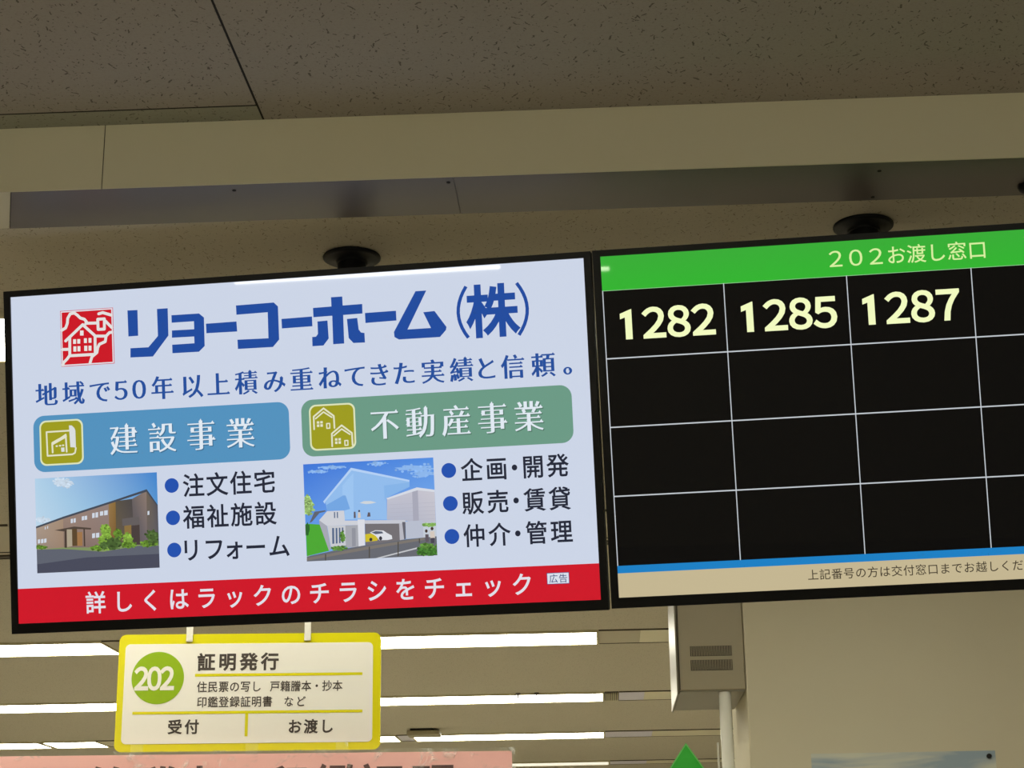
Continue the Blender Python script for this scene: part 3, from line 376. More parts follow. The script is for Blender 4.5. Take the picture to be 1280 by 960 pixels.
# ------------------------------------------------------------------ materials
m_ceil_near = acoustic('mineral_board', (169, 161, 151), (76, 70, 60))
m_ceil_strip = acoustic('mineral_board_narrow', (164, 163, 148), (92, 88, 74))
m_ceil_far = acoustic('mineral_board_far', (196, 188, 168), (122, 108, 84), 48., 80.)
m_cream = noisy(mat('cream_paint', (210, 203, 174), .55), (208, 200, 166), 3., .6)
m_dark = mat('seam_dark', (30, 27, 22), .9)  # plain dark of joints, backing and small fixings
m_greymetal = noisy(mat('brushed_grey_metal', (94, 85, 84), .4, .0), (86, 79, 77), 9., .5)
m_wall = noisy(mat('wall_paint', (214, 206, 180), .7), (208, 198, 170), 2., .6, .15, 400.)
m_floor = noisy(mat('floor_vinyl', (184, 180, 168), .45), (174, 168, 156), 4., .5)
m_frame = mat('light_frame', (196, 186, 150), .5)
m_framedark = mat('light_frame_dark', (70, 60, 44), .7)  # dark edge lines of the panel frames
m_lamp = emit('fluorescent_diffuser', LAMP_COL, LAMP)
m_lamp_fill = emit('added_fill_diffuser', LAMP_COL, LAMP*.62)  # dimmer diffuser of the added, unseen fill lamps
m_tube = emit('fluorescent_tube', LAMP_COL, LAMP*2.4)
m_lamp_dim = emit('fluorescent_diffuser_far', LAMP_COL, .75)
m_blank = mat('unlit_panel', (186, 176, 150), .4)
m_blank_cream = mat('blank_panel', (224, 216, 186), .4)
m_blank_screen_tint = mat('unlit_panel_screen_tint', (222, 218, 240), .3)  # unlit lens; lilac puts the screens' blue reflection into the colour
m_black = mat('black_plastic', (13, 12, 12), .4, spec=.2)
m_blackmatte = mat('black_powder_coat', (8, 8, 8), .5, spec=.18)
m_white = mat('white_plastic', (225, 222, 210), .4)
m_steel = noisy(mat('beige_steel', (164, 153, 126), .42), (156, 146, 120), 5., .5)
m_steel_darkened = mat('steel_darkened_for_lamp', (126, 120, 102), .35)  # same steel, darkened in colour against the strong lamp light on it
m_slot = mat('vent_slot', (60, 52, 40), .7)
m_pipe = mat('white_pipe', (250, 248, 236), .25)
m_yellow = mat('yellow_sign_plastic', (214, 205, 6), .35)
m_signwhite = mat('cream_sign_face', (230, 226, 216), .4)
m_green = mat('leaf_green_print', (138, 172, 8), .4)
m_ink = mat('brown_ink', (64, 55, 48), .6)
m_inkdark = mat('dark_print', (74, 34, 30), .6)
m_pink = noisy(mat('pink_paper', (240, 180, 172), .6), (234, 172, 164), 5., .5)
m_signgreen = noisy(mat('green_gloss', (44, 162, 50), .25), (72, 180, 74), 14., .6)
m_greenrim = mat('green_pale_rim', (110, 185, 100), .3)

def make_screen_mat():
    M = mat('lit_display', (3, 3, 3), .02, spec=.16); nt = M.node_tree; b = nt.nodes['Principled BSDF']
    a = nt.nodes.new('ShaderNodeVertexColor'); a.layer_name = 'Col'
    nt.links.new(a.outputs[0], b.inputs['Emission Color']); b.inputs['Emission Strength'].default_value = SCREEN_GAIN
    return M
m_screen = make_screen_mat()

def make_film():
    M = bpy.data.materials.new('clear_film'); M.use_nodes = True; nt = M.node_tree; N = nt.nodes.new; L = nt.links.new
    for n in list(nt.nodes): nt.nodes.remove(n)
    o = N('ShaderNodeOutputMaterial'); mx = N('ShaderNodeMixShader'); t = N('ShaderNodeBsdfTransparent'); p = N('ShaderNodeBsdfPrincipled')
    p.inputs['Base Color'].default_value = (.8, .8, .74, 1); p.inputs['Roughness'].default_value = .18; p.inputs['Specular IOR Level'].default_value = .9
    n = N('ShaderNodeTexNoise'); n.inputs['Scale'].default_value = 16; n.inputs['Detail'].default_value = 3; n.inputs['Distortion'].default_value = 1.5
    tc = N('ShaderNodeTexCoord'); L(tc.outputs['Object'], n.inputs['Vector'])
    r = N('ShaderNodeMapRange'); r.inputs[1].default_value = .56; r.inputs[2].default_value = .75; r.inputs[3].default_value = .05; r.inputs[4].default_value = .5
    L(n.outputs['Fac'], r.inputs[0]); L(r.outputs[0], mx.inputs[0])
    bp = N('ShaderNodeBump'); bp.inputs['Strength'].default_value = .6; bp.inputs['Distance'].default_value = .01; L(n.outputs['Fac'], bp.inputs['Height']); L(bp.outputs[0], p.inputs['Normal'])
    L(t.outputs[0], mx.inputs[1]); L(p.outputs[0], mx.inputs[2]); L(mx.outputs[0], o.inputs['Surface'])
    return M
m_film = make_film()

# ------------------------------------------------------------------ the setting
ZF = EYE+1.235                # ceiling beyond the beam
ZN = EYE+1.3555               # ceiling on the near side
X0, X1, Y0, Y1 = -7.5, 4.5, -6.0, 18.0
YB0, YB1 = 2.788, 2.955       # the beam
struct(obj('floor', box(B(), X0, X1, Y0, Y1, -.1, 0), m_floor))
SX = -.567
bm = B(); box(bm, SX+.002, X1, Y0, YB0, ZN, ZN+.02, .0006, 1); box(bm, X0, SX-.002, Y0, 2.7300, ZN, ZN+.02, .0006, 1)
struct(obj('ceiling', bm, m_ceil_near))
struct(obj('ceiling_edge', box(B(), X0, SX-.0015, 2.7350, YB0, ZN, ZN+.02, .0006, 1), m_ceil_strip))
bm = B(); box(bm, SX-.002, SX+.002, Y0, YB0, ZN+.0006, ZN+.0205); box(bm, X0, SX-.002, 2.730, 2.735, ZN+.0006, ZN+.0205); struct(obj('ceiling_joint', bm, m_dark))
struct(obj('ceiling_back', box(B(), X0, X1, Y0, YB0, ZN+.021, ZN+.1), m_dark))
struct(obj('ceiling_far', box(B(), X0, X1, YB1, Y1, ZF, ZF+.05), m_ceil_far))
bm = B()
for a, b in ((X0, -.848), (-.8464, X1)): box(bm, a, b, YB0, YB0+.002, ZF-.0005, ZN)
struct(obj('trim_fascia', bm, m_cream))
struct(obj('trim_beam_core', box(B(), X0, X1, YB0+.013, YB1-.001, ZF+.012, ZN+.1), m_dark))
struct(obj('trim_beam_underside', skew(B(), X0, -1.0095, X0, -1.0655, YB0+.0045, YB1, ZF+.0005, ZF+.011), m_cream))  # cream puts the strip's brighter reflection left of the television into the colour
bm = B()
skew(bm, -1.008, -.2345, -1.064, -.2345, YB0+.0045, YB1, ZF, ZF+.011); box(bm, -.2335, X1, YB0+.0045, YB1, ZF, ZF+.011)  # slanted left end shapes in the edge of the television's reflection
struct(obj('trim_metal_strip', bm, m_greymetal))
bm = B()
for x, y in ((-.244, 2.812), (.5, 2.825), (.505, 2.94), (-.62, 2.815)):
    lathe(bm, ((.0035, ZF-.0012), (.0035, ZF+.001)), 12, at=(x, y, 0))
struct(obj('trim_screws', bm, m_dark))
struct(obj('wall_left', box(B(), X0-.1, X0, Y0, Y1, 0, ZF), m_wall))
struct(obj('wall_side', box(B(), X1, X1+.1, Y0, Y1, 0, ZF), m_wall))
struct(obj('wall_far', box(B(), X0, X1, Y1, Y1+.1, 0, ZF), m_wall))
struct(obj('wall_back', box(B(), X0, X1, Y0-.1, Y0, 0, ZN), m_wall))
struct(obj('wall_right', box(B(), .400, X1, 5.0, 5.6, 0, ZF, .004, 2), m_wall))

# ------------------------------------------------------------------ rows of ceiling lights
def light(x0, x1, y0, y1, label, z=None, lm=None, group=None):
    z = ZF if z is None else z
    t = thing('ceiling_light', label, 'ceiling light', ((x0+x1)/2, (y0+y1)/2, z), group=group)
    w, d = (x1-x0)/2, (y1-y0)/2; b = .016
    bm = B()
    for q in ((-w, w, -d, -d+b), (-w, w, d-b, d), (-w, -w+b*.6, -d+b, d-b), (w-b*.6, w, -d+b, d-b)): box(bm, *q, -.010, 0)
    obj('frame', bm, m_frame, t)
    bm = B(); box(bm, -w+b*.6, w-b*.6, -d+b, d-b, -.008, -.001, .002, 1)
    obj('diffuser', bm, lm or m_lamp, t)
    return t
_n = [0]
def blank(x0, x1, y0, y1, m):
    _n[0] += 1
    bm = B(); box(bm, x0, x1, y0, y1, ZF-.004, ZF, .001, 1)
    for y in (y0, y1): box(bm, x0, x1, y-.0038, y+.0038, ZF-.006, ZF, 0, 1, 1)
    struct(obj('trim_%d' % _n[0], bm, [m, m_framedark]))
R1, R2, R3, R4, RM1, RM2 = (7.715, 8.085), (9.87, 10.25), (11.955, 12.34), (14.19, 14.5), (5.37, 5.77), (3.40, 3.715)
light(-2.48, -1.20, *RM2, 'lit ceiling light above the left edge of the house advertisement screen')
light(-1.19, -.10, *RM2, 'added fill light, unseen behind the left television, before the yellow sign', lm=m_lamp_fill)  # added out of sight to light the sign
light(.12, 1.38, *RM2, 'added fill light, unseen behind the right television, before the wall', lm=m_lamp_fill)  # added out of sight to light the wall
blank(-6.5, -1.87, *RM1, m_blank)
light(-1.86, -.60, *RM1, 'added fill light, unseen behind the left television, before the nearest visible row', lm=m_lamp_fill)  # added out of sight to light the pipe and cabinet side
blank(-.59, 1.2, *RM1, m_blank)
blank(-6.5, 1.2, 5.835, 5.875, m_framedark)
light(-3.5, -2.223, *R1, 'lit ceiling light in the nearest row, left of the yellow sign')
blank(-2.223, -1.30, *R1, m_blank)
light(-1.29, -.016, *R1, 'lit ceiling light in the nearest row, right of the yellow sign')
blank(-.014, .17, *R1, m_blank); blank(.17, 1.6, *R1, m_blank_cream)
light(-3.56, -2.17, *R2, 'lit ceiling light in the second row back, left of the yellow sign')
blank(-2.16, -1.56, *R2, m_blank)
light(-1.55, .003, *R2, 'lit ceiling light in the second row back, right of the yellow sign')
blank(.085, .228, *R2, m_blank_screen_tint); blank(.228, 1.6, *R2, m_blank_cream)
light(-5.1, -3.85, *R3, 'lit ceiling light in the third row back, cut by the left edge of the picture')
light(-3.825, -3.447, *R3, 'short lit ceiling light in the third row back, just left of the yellow sign')
blank(-3.445, -2.7, *R3, m_blank_cream)
light(-2.69, -1.405, *R3, 'lit ceiling light in the third row back, its right end just past the yellow sign')
blank(-1.402, -1.306, *R3, m_blank_screen_tint)
light(-1.304, 0.0, *R3, 'lit ceiling light in the third row back, right of the yellow sign')
blank(.002, .32, *R3, m_blank_screen_tint); blank(.32, 2.2, *R3, m_blank_cream)
light(-1.25, .032, *R4, 'dim cream ceiling light in the farthest row, above the pink banner end', lm=m_lamp_dim)
blank(.035, .325, *R4, m_blank_screen_tint); blank(.325, 2.4, *R4, m_blank_cream)
bm = B(); box(bm, .006, .083, *R2, ZF-.004, ZF)
for i in range(7): box(bm, .011+i*.0105, .016+i*.0105, R2[0]+.02, R2[1]-.02, ZF-.012, ZF-.004, 0, 1, 1)
tag(obj('air_grille', bm, [m_slot, m_frame]), 'dark air grille at the right end of the second row of lights', 'vent')
# unseen lamps added for the room's light, behind the camera and out of frame
for i, (y, x) in enumerate(((-2.2, -3.), (16.2, -3.), (16.2, -.9), (12.15, 3.3), (8., 2.6), (7.9, -5.6))):
    near = y < 2.7
    light(x-.64, x+.64, y-.18, y+.18, ('added unseen ceiling light over the waiting area in front of the screens' if near else 'added unseen ceiling light over the far office, outside the picture'), ZN if near else ZF, group='added ceiling lights out of view')
def pendant(x0, x1, label, y=-4.0, z=EYE+.606, lm=None, r=.012, group=None):
    t = thing('pendant_lamp', label, 'lamp', ((x0+x1)/2, y, z), group=group); w = (x1-x0)/2
    obj('tube', lathe(B(), ((r*.7, -w), (r, -w+.004), (r, w-.004), (r*.7, w)), 20, 'X'), lm or m_lamp, t, True)
    obj('reflector', box(B(), -w, w, -.05, .05, r+.002, r+.018, .004), m_white, t)
    for s in (-.8, .8): obj('suspension_rod', box(B(), s*w-.003, s*w+.003, -.003, .003, r+.018, ZN-z), m_white, t)
pendant(-3.52, -1.86, 'long hanging tube lamp behind the viewer, mirrored along the top of the left screen', lm=m_tube)
pendant(-1.02, -.53, 'hanging tube lamp behind the viewer, glinting in the corner of the queue screen', lm=m_tube)

for x in (-2.6, -.9, .9, 2.6):  # unseen tubes added as fill for the fascia, clear of screen reflections
    pendant(x-.6, x+.6, 'added unseen tube lamp above and behind the viewer, brightening the fascia', -1.5, 2.62, m_tube, .02, 'added fill tubes behind the viewer')

# ------------------------------------------------------------------ televisions
W, H = 1.075, .605
def television(k, label, wide):
    t = thing('television', label, 'television', mtx=pose(k))
    bs, bt, bb = (.0128 if k == 'L' else .0139), .0112, .0185
    x0, x1, y0, y1 = -W/2-bs, W/2+bs, -H/2-bb, H/2+bt
    bm = B()
    fz0, fz1 = -.028, .0035
    box(bm, x0, -W/2, y0, y1, fz0, fz1); box(bm, W/2, x1, y0, y1, fz0, fz1)
    box(bm, -W/2, W/2, y0, -H/2, fz0, fz1); box(bm, -W/2, W/2, H/2, y1, fz0, fz1)
    bmesh.ops.remove_doubles(bm, verts=bm.verts[:], dist=1e-6)
    obj('bezel', bm, m_black, t)
    bm = B(); box(bm, x0+.001, x1-.001, y0+.001, y1-.001, -.034, -.0285)
    box(bm, -W*.36, W*.36, -H*.36, H*.3, -.055, -.034, .008)
    obj('rear_housing', bm, m_blackmatte, t)
    return t

def tvmount(k, cx, cy, label):
    """round ceiling plate, pole and the plate on the screen's back"""
    M_ = pose(k)
    t = thing('ceiling_mount', label, 'tv mount', (cx, cy, ZF), group=None)
    obj('ceiling_plate', lathe(B(), ((.0545, 0), (.0555, -.002), (.055, -.005), (.050, -.0075), (.031, -.009), (.030, -.014), (.030, -.016)), 56), m_blackmatte, t, True)
    inv = M_.inverted()
    def up(z): return z
    zc = M_ @ Vector((0, .02, -.055))
    zb = zc.z - ZF
    obj('pole', lathe(B(), ((.0265, zb), (.0275, zb+.004), (.0275, -.004), (.027, -.002)), 36), m_blackmatte, t, True)
    return t

TL = television('L', 'wide black television on the left showing a blue and red house-builder advertisement', True)
TR = television('R', 'wide black television on the right showing queue numbers 1282, 1285 and 1287', True)
tvmount('L', -.460, 3.150, 'black round ceiling mount holding the left advertisement television')
tvmount('R', .506, 3.072, 'black round ceiling mount holding the right queue number television')

LY = .00035
# ---- left display
base = G(); 
base.rect(-W/2, -H/2, W/2, H/2, (204, 213, 231))
scr = base.build('screen', m_screen, TL)
def bounds(q): xs = [p[0] for p in q]; ys = [p[1] for p in q]; return min(xs), min(ys), max(xs), max(ys)
def avgb(q):   # rectangle through four measured corners TL TR BR BL
    return (q[0][0]+q[3][0])/2, (q[2][1]+q[3][1])/2, (q[1][0]+q[2][0])/2, (q[0][1]+q[1][1])/2
BLUE = (34, 76, 158); RED = (203, 27, 40); WHITE = (222, 226, 238)
g = G(); x0, y0, x1, y1 = avgb(D['logo_box'])
g.rect(x0, y0, x1, y1, (206, 70, 90), LY); e = .0010; g.rect(x0+e, y0+e, x1-e, y1-e, (222, 224, 232), LY*2); e = .0032; g.rect(x0+e, y0+e, x1-e, y1-e, RED, LY*3)
for q in D['logo_strokes']: g.stroke([(min(max(p[0], x0+.003), x1-.003), min(max(p[1], y0+.003), y1-.003)) for p in q], .0054, (226, 224, 222), LY*4)
for q in D['logo_wins']: g.poly(q, (232, 230, 226), LY*4)
g.build('company_emblem', m_screen, scr)
g = G()
for q in D['head_polys']: g.poly(q, BLUE, LY)
for q in D['head_paren']: g.stroke(q, .0062, BLUE, LY, cap=False)
g.text(D['head_kabu'], BLUE, LY, 'gothic', .028, 1.02, 1.06)
g.build('company_name_lettering', m_screen, scr)
g = G(); g.text(D['tagline'], (38, 80, 156), LY, 'mincho', .017, 1., 1.05); g.build('tagline_lettering', m_screen, scr)
for side, col, edge in (('l', (84, 146, 190), (96, 150, 176)), ('r', (108, 154, 134), (112, 158, 140))):
    g = G(); q = avgb(D['banner_'+side]); g.rrect(*q, .021, col, LY); g.build('heading_banner', m_screen, scr)
    g = G(); q = avgb(D['icon_'+side])
    g.rrect(*q, .0125, (222, 228, 186), LY*2); e = .0030; g.rrect(q[0]+e, q[1]+e, q[2]-e, q[3]-e, .0105, (158, 156, 34), LY*3)
    cr = (226, 226, 200)
    if side == 'l':
        for k, s_ in enumerate(D['icon_l_strokes']): g.stroke(s_, (.0030, .0032, .0058, .0030, .0030, .0030)[k], cr, LY*4)
        for s_ in D['icon_l_fills']: g.poly(s_, (218, 222, 222), LY*4)
    else:
        for k, s_ in enumerate(D['icon_r_strokes']): g.stroke(s_, (.0030, .0026, .0022)[k % 3], cr, LY*4)
        for s_ in D['icon_r_fills']: g.poly(s_, cr, LY*4)
    g.build('banner_icon', m_screen, scr)
    g = G(); its = D['banner_%s_text' % side]
    g.text([[c, x+.0016, y-.0018, em] for c, x, y, em in its], tuple(int(v*.78) for v in col), LY*2, 'mincho', .010, 1., 1.06)
    g.text(its, (224, 233, 242), LY*3, 'mincho', .008, 1., 1.06); g.build('banner_lettering', m_screen, scr)
# pictures shown on the display
def clipq(q, b): return [(min(max(p[0], b[0]), b[2]), min(max(p[1], b[1]), b[3])) for p in q]
PAL = dict(
 l=dict(sky=[(176, 208, 232), (66, 132, 205), (112, 172, 214), (196, 218, 234)], ground=(96, 100, 112), ground2=(74, 76, 92), grass=(128, 146, 96), wing=[(168, 150, 136), (164, 140, 118), (154, 130, 110), (150, 136, 124)],
   wall=[(150, 128, 116), (146, 128, 122), (136, 116, 110), (128, 108, 98)], wood=[(150, 120, 76), (138, 108, 60), (120, 88, 50), (128, 96, 60)], recess=[(92, 84, 72), (76, 72, 72), (92, 84, 82), (104, 90, 64)], front=[(104, 96, 96), (140, 122, 112), (108, 100, 104), (92, 84, 86)],
   gable=[(110, 98, 84), (86, 82, 88), (92, 92, 100), (104, 96, 96)], balcony=(100, 94, 94), doorway=(74, 64, 62), woodlit=(138, 112, 66), roof=(70, 76, 88), canopy=(82, 70, 62), post=(74, 62, 54), porch=(172, 160, 138), postwide=(92, 72, 48), door=(160, 118, 76), win=(206, 214, 226),
   cloud=(200, 216, 232), bush=(122, 160, 62), bush2=(96, 132, 48), bush3=(72, 96, 50)),
 r=dict(sky=[(62, 118, 216), (84, 142, 226), (140, 188, 240), (110, 164, 236)], house=(146, 188, 236), houseshade=(116, 166, 226), houseface=(156, 196, 240), housewing=(134, 180, 232), roofl=(180, 208, 244),
   nhouse=[(192, 192, 206), (196, 194, 206), (200, 198, 208), (190, 190, 202), (180, 182, 198), (178, 182, 200)], nhouseshade=(168, 168, 184), nroof=(214, 218, 228), lawn=(78, 168, 54), retain=(166, 168, 180), terrace=(206, 208, 216),
   lower=(200, 202, 208), entry=(166, 168, 176), pillar=(218, 220, 228), garage=(116, 112, 116), lintel=(198, 200, 210), gpost=(184, 184, 194), gdark=(100, 100, 110), gwall=(184, 190, 206), road=(104, 106, 114), rail=(124, 118, 112), line=(196, 198, 202), pale=(196, 204, 214),
   slot=(86, 104, 136), entrydoor=(146, 148, 158), caryellow=(206, 188, 44), carwhite=(222, 224, 230), carglass=(90, 98, 116), cartyre=(56, 56, 64), hedge=(120, 160, 84), person_d=(96, 88, 96), person_d2=(74, 70, 84), person_l=(212, 200, 190), head=(70, 56, 52), parasol=(206, 212, 218),
   cloud=(140, 182, 236), tree=(150, 184, 110), darkbush=(48, 104, 48), cars=(96, 100, 112), bush=(88, 132, 58), bush2=(64, 112, 46), post=(82, 78, 72)))
for side in 'lr':
    P_ = D['pic_'+side]; b = avgb(P_['rect'][0]); g = G(); pal = PAL[side]; k = 1
    order = [n for n in P_ if n != 'rect']
    fol = random.Random(5)
    if side == 'r': order = ['sky', 'cloud', 'house'] + [n for n in order if n not in ('sky', 'cloud', 'house')]
    else: order = ['sky', 'cloud'] + [n for n in order if n not in ('sky', 'cloud')]
    for n in order:
        for q in P_[n]:
            col = pal[n]
            if n == 'sky': q = [(b[0], b[3]), (b[2], b[3]), (b[2], b[1]+.01), (b[0], b[1]+.01)]
            k += 1; g.poly(clipq(q, b), col, LY+k*.000025)
            if n in ('bush', 'bush2', 'bush3', 'tree', 'cloud', 'hedge'):      # leafy or wispy edges: many small dabs
                bx0, by0, bx1, by1 = bounds(q); mx_, my_ = (bx0+bx1)/2, (by0+by1)/2
                for _ in range(46 if n != 'cloud' else 26):
                    a = fol.uniform(0, 6.283); r_ = fol.uniform(.35, 1.12); x = mx_+(bx1-bx0)/2*r_*math.cos(a); y = my_+(by1-by0)/2*r_*math.sin(a)
                    f_ = fol.uniform(.72, 1.3) if n != 'cloud' else fol.uniform(.92, 1.06); sz = fol.uniform(.0008, .0024)
                    k += .04; g.poly(clipq([(x+sz*1.3*math.cos(t), y+sz*math.sin(t)) for t in (0, 1.1, 2.2, 3.1, 4.3, 5.2)], b), tuple(min(255, v*f_) for v in col), LY+k*.000025)
            if n == 'nhouse':
                for i in range(9):
                    k += .1; y = q[0][1]-.012-.0072*i; g.rect(q[0][0]+.003, y, b[2], y+.0006, (178, 178, 194), LY+k*.000025)
    g.build('building_picture', m_screen, scr)
for side, pre in (('l', 'bl'), ('r', 'br')):
    for i, (x, y) in enumerate(D['bul_'+side]):
        g = G(); g.disc(x, y, .0133, (38, 82, 174), LY); g.text(D['%s%d' % (pre, i)], (38, 42, 58), LY, 'gothic', .016, .98, 1.04)
        g.build('bullet_line', m_screen, scr)
g = G(); g.rect(-W/2, -H/2, W/2, D['red'][0][1]-.0003, (206, 26, 42), LY); g.build('footer_band', m_screen, scr)
g = G(); g.text(D['red_text'], (226, 222, 232), LY*2, 'gothic', .016, .95, 1.); g.build('footer_lettering', m_screen, scr)
g = G(); q = avgb(D['adbox']); g.rect(*q, (60, 70, 130), LY*2); e = .0009; g.rect(q[0]+e, q[1]+e, q[2]-e, q[3]-e, (218, 224, 236), LY*3)
g.text(D['ad_text'], (48, 66, 120), LY*4, 'gothic', .004); g.build('notice_tag', m_screen, scr)

# ---- right display
base = G(); base.rect(-W/2, -H/2, W/2, H/2, (13, 12, 11)); scr = base.build('screen', m_screen, TR)
yt, yb = H/2-D['vt']*H, H/2-D['vb']*H
g = G(); g.rect(-W/2, yt, W/2, H/2, [(52, 180, 50), (52, 180, 50), (58, 172, 56), (58, 172, 56)], LY); g.build('header_band', m_screen, scr)
g = G(); g.text(D['title'][:3], (214, 240, 160), LY*2, 'gothic', .004, 1.2, 1.08); g.text(D['title'][3:], (214, 240, 160), LY*2, 'gothic', .006, 1.0, 1.0); g.build('header_lettering', m_screen, scr)
g = G(); lc = (196, 202, 208); lw = .0011
for i in range(1, 4): y = yt+(yb-yt)*i/4; g.rect(-W/2, y-lw, W/2, y+lw, lc, LY)
g.rect(-W/2, yt-lw*.8, W/2, yt, (150, 210, 150), LY)
for i in range(0, 6): x = -W/2+W*i/5; x = max(x, -W/2+.0008); x = min(x, W/2-.0008); g.rect(x-lw*.75, yb, x+lw*.75, yt, lc, LY*1.5)
g.build('grid_lines', m_screen, scr)
ONE = [(-.085, -.36), (.075, -.36), (.075, .36), (.055, .36), (-.20, .262), (-.20, .13), (-.085, .168)]
for n_, s_ in enumerate(('1282', '1285', '1287')):
    cx, cy = D['nums'][n_]; g = G(); em = .0757; adv = .0437; col = (242, 250, 192)
    for i, ch in enumerate(s_):
        x = cx+(i-1.5)*adv
        if ch == '1': g.poly([(x+p[0]*em-.001, cy+p[1]*em*.985) for p in ONE], col, LY)
        else: g.text([[chr(ord(ch)-48+0xFF10), x, cy+.0012, em]], col, LY, 'gothic', .026, .93, .93)
    g.build('queue_number', m_screen, scr)
b0, b1 = D['blue']
g = G(); g.rect(-W/2, b1, W/2, yb, (30, 128, 196), LY*2); g.build('divider_band', m_screen, scr)
g = G(); g.rect(-W/2, -H/2, W/2, b1, (196, 182, 146), LY*2); g.build('footer_band', m_screen, scr)
g = G(); g.text(D['note'], (62, 54, 42), LY*3, 'gothic', .004); g.build('footer_lettering', m_screen, scr)

# ------------------------------------------------------------------ hanging counter sign
def solid(name, pts, z0, z1, m, parent):
    bm = B(); n = len(pts)
    a = [bm.verts.new((x, y, z0)) for x, y in pts]; b = [bm.verts.new((x, y, z1)) for x, y in pts]
    bm.faces.new(a[::-1]); bm.faces.new(b)
    for i in range(n): bm.faces.new((a[i], a[(i+1) % n], b[(i+1) % n], b[i]))
    bmesh.ops.recalc_face_normals(bm, faces=bm.faces[:])
    return obj(name, bm, m, parent)
SW, SH = .5979, .2647
SG = thing('hanging_sign', 'yellow-bordered hanging counter sign numbered 202 below the left television', 'sign', mtx=pose('S'))
solid('sign_board', rr(-SW/2, -SH/2, SW/2, SH/2, .016), -.014, 0, m_yellow, SG)
q = avgb(D['s_inner']); face = solid('sign_face', rr(*q, .011), -.001, .0008, m_signwhite, SG)
def printed(name, g_, m, parent):
    o = g_.build(name, m, parent); return o
cx, cy, r = D['s_disc']
g = G(); g.disc(cx, cy, r, (0, 0, 0), .0012, 64); printed('number_disc', g, m_green, face)
g = G(); it = D['s_202']; it = [[c, cx+(i-1)*.0292-.0075, cy-.0005, .0705] for i, (c, *_r) in enumerate(it)]
g.text(it, (0, 0, 0), .0016, 'gothic', .033, .76, .95); printed('counter_number', g, m_signwhite, face)
g = G(); g.text(D['s_title'], (0, 0, 0), .0012, 'gothic', .032); printed('title_lettering', g, m_ink, face)
g = G()
for k in ('s_l1a', 's_l1b', 's_l2a', 's_l2b'): g.text(D[k], (0, 0, 0), .0012, 'gothic', .012, .97, 1.05)
printed('detail_lettering', g, m_ink, face)
for k in ('s_b1', 's_b2'):
    g = G(); g.text(D[k], (0, 0, 0), .0012, 'gothic', .026, .97, 1.); printed('window_lettering', g, m_ink, face)
g = G()
for (a, b), w in zip(D['s_lines'], (.0062, .0062, .0068)):
    yy = (a[1]+b[1])/2
    if abs(a[0]-b[0]) > .05: g.rect(a[0], yy-w/2, b[0], yy+w/2, (0, 0, 0), .0012)
    else: g.rect(a[0]-w/2, b[1], a[0]+w/2, a[1], (0, 0, 0), .0012)
printed('divider_lines', g, m_yellow, face)
topz = ZF-(EYE+D['poses']['S'][1][2])
for x, y in D['s_clips']:
    bm = B(); box(bm, x-.0075, x+.0075, -.018+SH/2, SH/2+.05, .0005, .004, .001, 1)
    for i in range(3): lathe(bm, ((.0018, .004), (.0018, .0052)), 8, at=(x+.001, SH/2-.012+i*.009, 0))
    cl = obj('clip', bm, m_white, SG)
    bm = B(); box(bm, x-.0075, x+.0075, SH/2+.05, topz, .0015, .0035); obj('strap', bm, m_white, SG)

# ------------------------------------------------------------------ pink banner in a clear sleeve
BN = thing('pink_banner', 'pink paper banner with dark lettering in a clear sleeve under the yellow sign', 'banner', mtx=pose('B'))
xr, yt_ = D['b_right'][0]; xr2, yt2 = D['b_right'][1]
xl, yb_ = -1.20, -.13
obj('paper', box(B(), xl, xr, yb_, yt_, -.0012, 0), m_pink, BN)
g = G(); g.text(D['b_text'], (0, 0, 0), .0006, 'gothic', .026, 1., 1.); printed('banner_lettering', g, m_inkdark, BN)
bm = B(); nx = 60
ys_ = (yb_-.01, yb_+.06, yt_-.02, yt_-.002, yt2)
gr_ = [[bm.verts.new((xl-.01+(xr2-xl+.01)*i/nx, y, .0035+.0012*math.sin(i*1.7+y*40))) for y in ys_] for i in range(nx+1)]
for i in range(nx):
    for j in range(len(ys_)-1): bm.faces.new((gr_[i][j], gr_[i+1][j], gr_[i+1][j+1], gr_[i][j+1]))
obj('clear_sleeve', bm, m_film, BN, True)
for x in (-.235, .02, .22):
    bm = B(); box(bm, x-.014, x+.014, yt2-.012, yt2+.016, .006, .0072); obj('clear_tape', bm, m_film, BN)

# ------------------------------------------------------------------ steel cabinet, pipe and poster at the wall
CB = thing('wall_cabinet', 'beige steel cabinet with two vent grilles on the wall end, below the right television', 'cabinet', (.302, 5.0, EYE+.62))
hz = ZF-EYE-.62-.02
bm = B(); box(bm, -.090, .0965, .0, .45, .004, hz, .003, 2); obj('body', bm, m_steel, CB)
bm = B(); box(bm, -.096, -.0905, -.004, .452, -.006, hz, .002, 2); obj('side_panel', bm, m_steel_darkened, CB)
bm = B(); box(bm, -.0885, -.086, -.0025, 0, .006, hz); obj('door_gap', bm, m_slot, CB)
bm = B(); box(bm, -.088, .094, .004, .446, .0, .004); obj('base_plate', bm, m_steel_darkened, CB)
for z0, z1 in ((.0995, .1275), (.059, .0885)):
    bm = B(); box(bm, -.0545, .0625, -.0015, .0, z0, z1, 0, 1, 0)
    for i in range(26):
        x = -.0520+i*.00445
        box(bm, x, x+.0017, -.0034, -.0015, z0+.0008, z1-.0008, 0, 1, 1)
    obj('vent_grille', bm, [m_slot, m_steel], CB)
bm = B(); lathe(bm, ((.0172, 0), (.0172, EYE+.621)), 28)
PI_ = obj('white_pipe', bm, m_pipe, None, True); PI_.location = (.3405, 5.022, 0)
tag(PI_, 'white vertical pipe below the steel cabinet beside the wall end', 'pipe')
bm = B(); lathe(bm, ((.0032, 0), (.0032, 1.985)), 12)
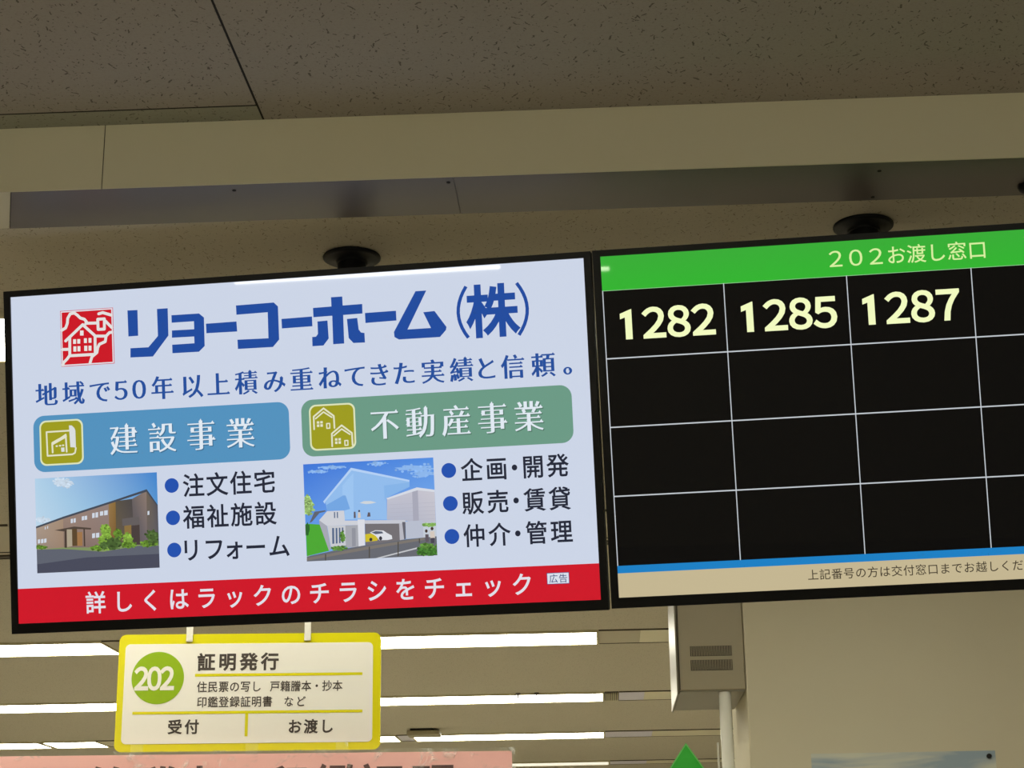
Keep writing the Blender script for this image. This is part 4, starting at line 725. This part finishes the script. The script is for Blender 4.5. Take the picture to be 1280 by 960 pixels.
CD_ = obj('thin_conduit', bm, m_white, None, True); CD_.location = (.3175, 5.06, 0); tag(CD_, 'thin white conduit just left of the white pipe', 'conduit')

m_poster = mat('poster_print', (176, 186, 182), .45)
nt = m_poster.node_tree; tc = nt.nodes.new('ShaderNodeTexCoord'); mp = nt.nodes.new('ShaderNodeMapping'); mp.inputs['Rotation'].default_value = (0, .35, 0); mp.inputs['Scale'].default_value = (2.2, 1, 17)
nz = nt.nodes.new('ShaderNodeTexNoise'); nz.inputs['Scale'].default_value = 1.3; nz.inputs['Detail'].default_value = 3; nz.inputs['Distortion'].default_value = .6
cr = nt.nodes.new('ShaderNodeValToRGB'); cr.color_ramp.elements[0].position = .38; cr.color_ramp.elements[0].color = (*lin((156, 174, 188)), 1); cr.color_ramp.elements[1].position = .62; cr.color_ramp.elements[1].color = (*lin((216, 216, 200)), 1)
nt.links.new(tc.outputs['Object'], mp.inputs[0]); nt.links.new(mp.outputs[0], nz.inputs['Vector']); nt.links.new(nz.outputs['Fac'], cr.inputs[0]); nt.links.new(cr.outputs[0], nt.nodes['Principled BSDF'].inputs['Base Color'])
PO = thing('wall_poster', 'pale blue cloudy poster pinned on the beige wall below the right television', 'poster', (.568, 5.0, EYE+.10))
obj('sheet', box(B(), 0, .504, -.0012, -.0002, 0, .343), m_poster, PO)
obj('push_pin', lathe(B(), ((.0035, -.0012), (.007, -.004), (.0065, -.009), (.003, -.011)), 16, 'Y', (.486, 0, .328)), m_dark, PO, True)

# ------------------------------------------------------------------ green diamond sign on its stand
DS = thing('diamond_sign', 'green diamond-shaped sign whose pointed tip shows left of the white pipe', 'sign', (.202, 4.5, 0))
zc = EYE+.432-.172
dia = [(0, .172), (.119, 0), (0, -.172), (-.119, 0)]
def diamond(k, y0, y1, m, name):
    bm = B(); a = [bm.verts.new((x*k, y0, zc+z*k)) for x, z in dia]; b = [bm.verts.new((x*k, y1, zc+z*k)) for x, z in dia]
    bm.faces.new(a); bm.faces.new(b[::-1])
    for i in range(4): bm.faces.new((a[i], b[i], b[(i+1) % 4], a[(i+1) % 4]))
    bmesh.ops.recalc_face_normals(bm, faces=bm.faces[:]); return obj(name, bm, m, DS)
diamond(1., 0, .008, m_greenrim, 'rim'); diamond(.965, -.0015, .0, m_signgreen, 'board')
obj('pole', lathe(B(), ((.011, .02), (.011, zc-.10)), 20, at=(0, .020, 0)), m_steel, DS, True)
obj('foot', lathe(B(), ((.15, 0), (.15, .012), (.02, .02)), 40, at=(0, .020, 0)), m_steel, DS, True)

# ------------------------------------------------------------------ small things on the far ceiling
DV = thing('ceiling_unit', 'small grey box hanging from the far ceiling before the third row of lights', 'ceiling device', (-1.18, 11.6, ZF))
obj('body', box(B(), -.1075, .1075, -.04, .12, -.046, -.014, .008, 3), m_steel, DV)
obj('neck_shadow_gap', box(B(), -.085, .06, -.03, .10, -.014, 0), m_dark, DV)  # coloured dark to stand for the shadow gap above the body
for i, x in enumerate((-.476, -.372)):
    s = thing('sprinkler_head', ('left' if i == 0 else 'right')+' one of two tiny sprinkler heads before the second row of lights', 'sprinkler', (x, 9.86, ZF))
    obj('cap', lathe(B(), ((.014, 0), (.014, -.006), (.008, -.010)), 16), m_greymetal, s, True)
    obj('deflector', lathe(B(), ((.004, -.010), (.004, -.022), (.012, -.024), (.012, -.026)), 16), m_greymetal, s, True)
DC = thing('dome_camera', 'small black dome fixed under the grey ceiling strip at the right edge', 'camera', (.7725, 2.911, ZF))
obj('dome', lathe(B(), ((.018, 0), (.0185, -.003), (.016, -.009), (.010, -.013), (.003, -.0145)), 28), m_blackmatte, DC, True)
bpy.data.objects.remove(_to)
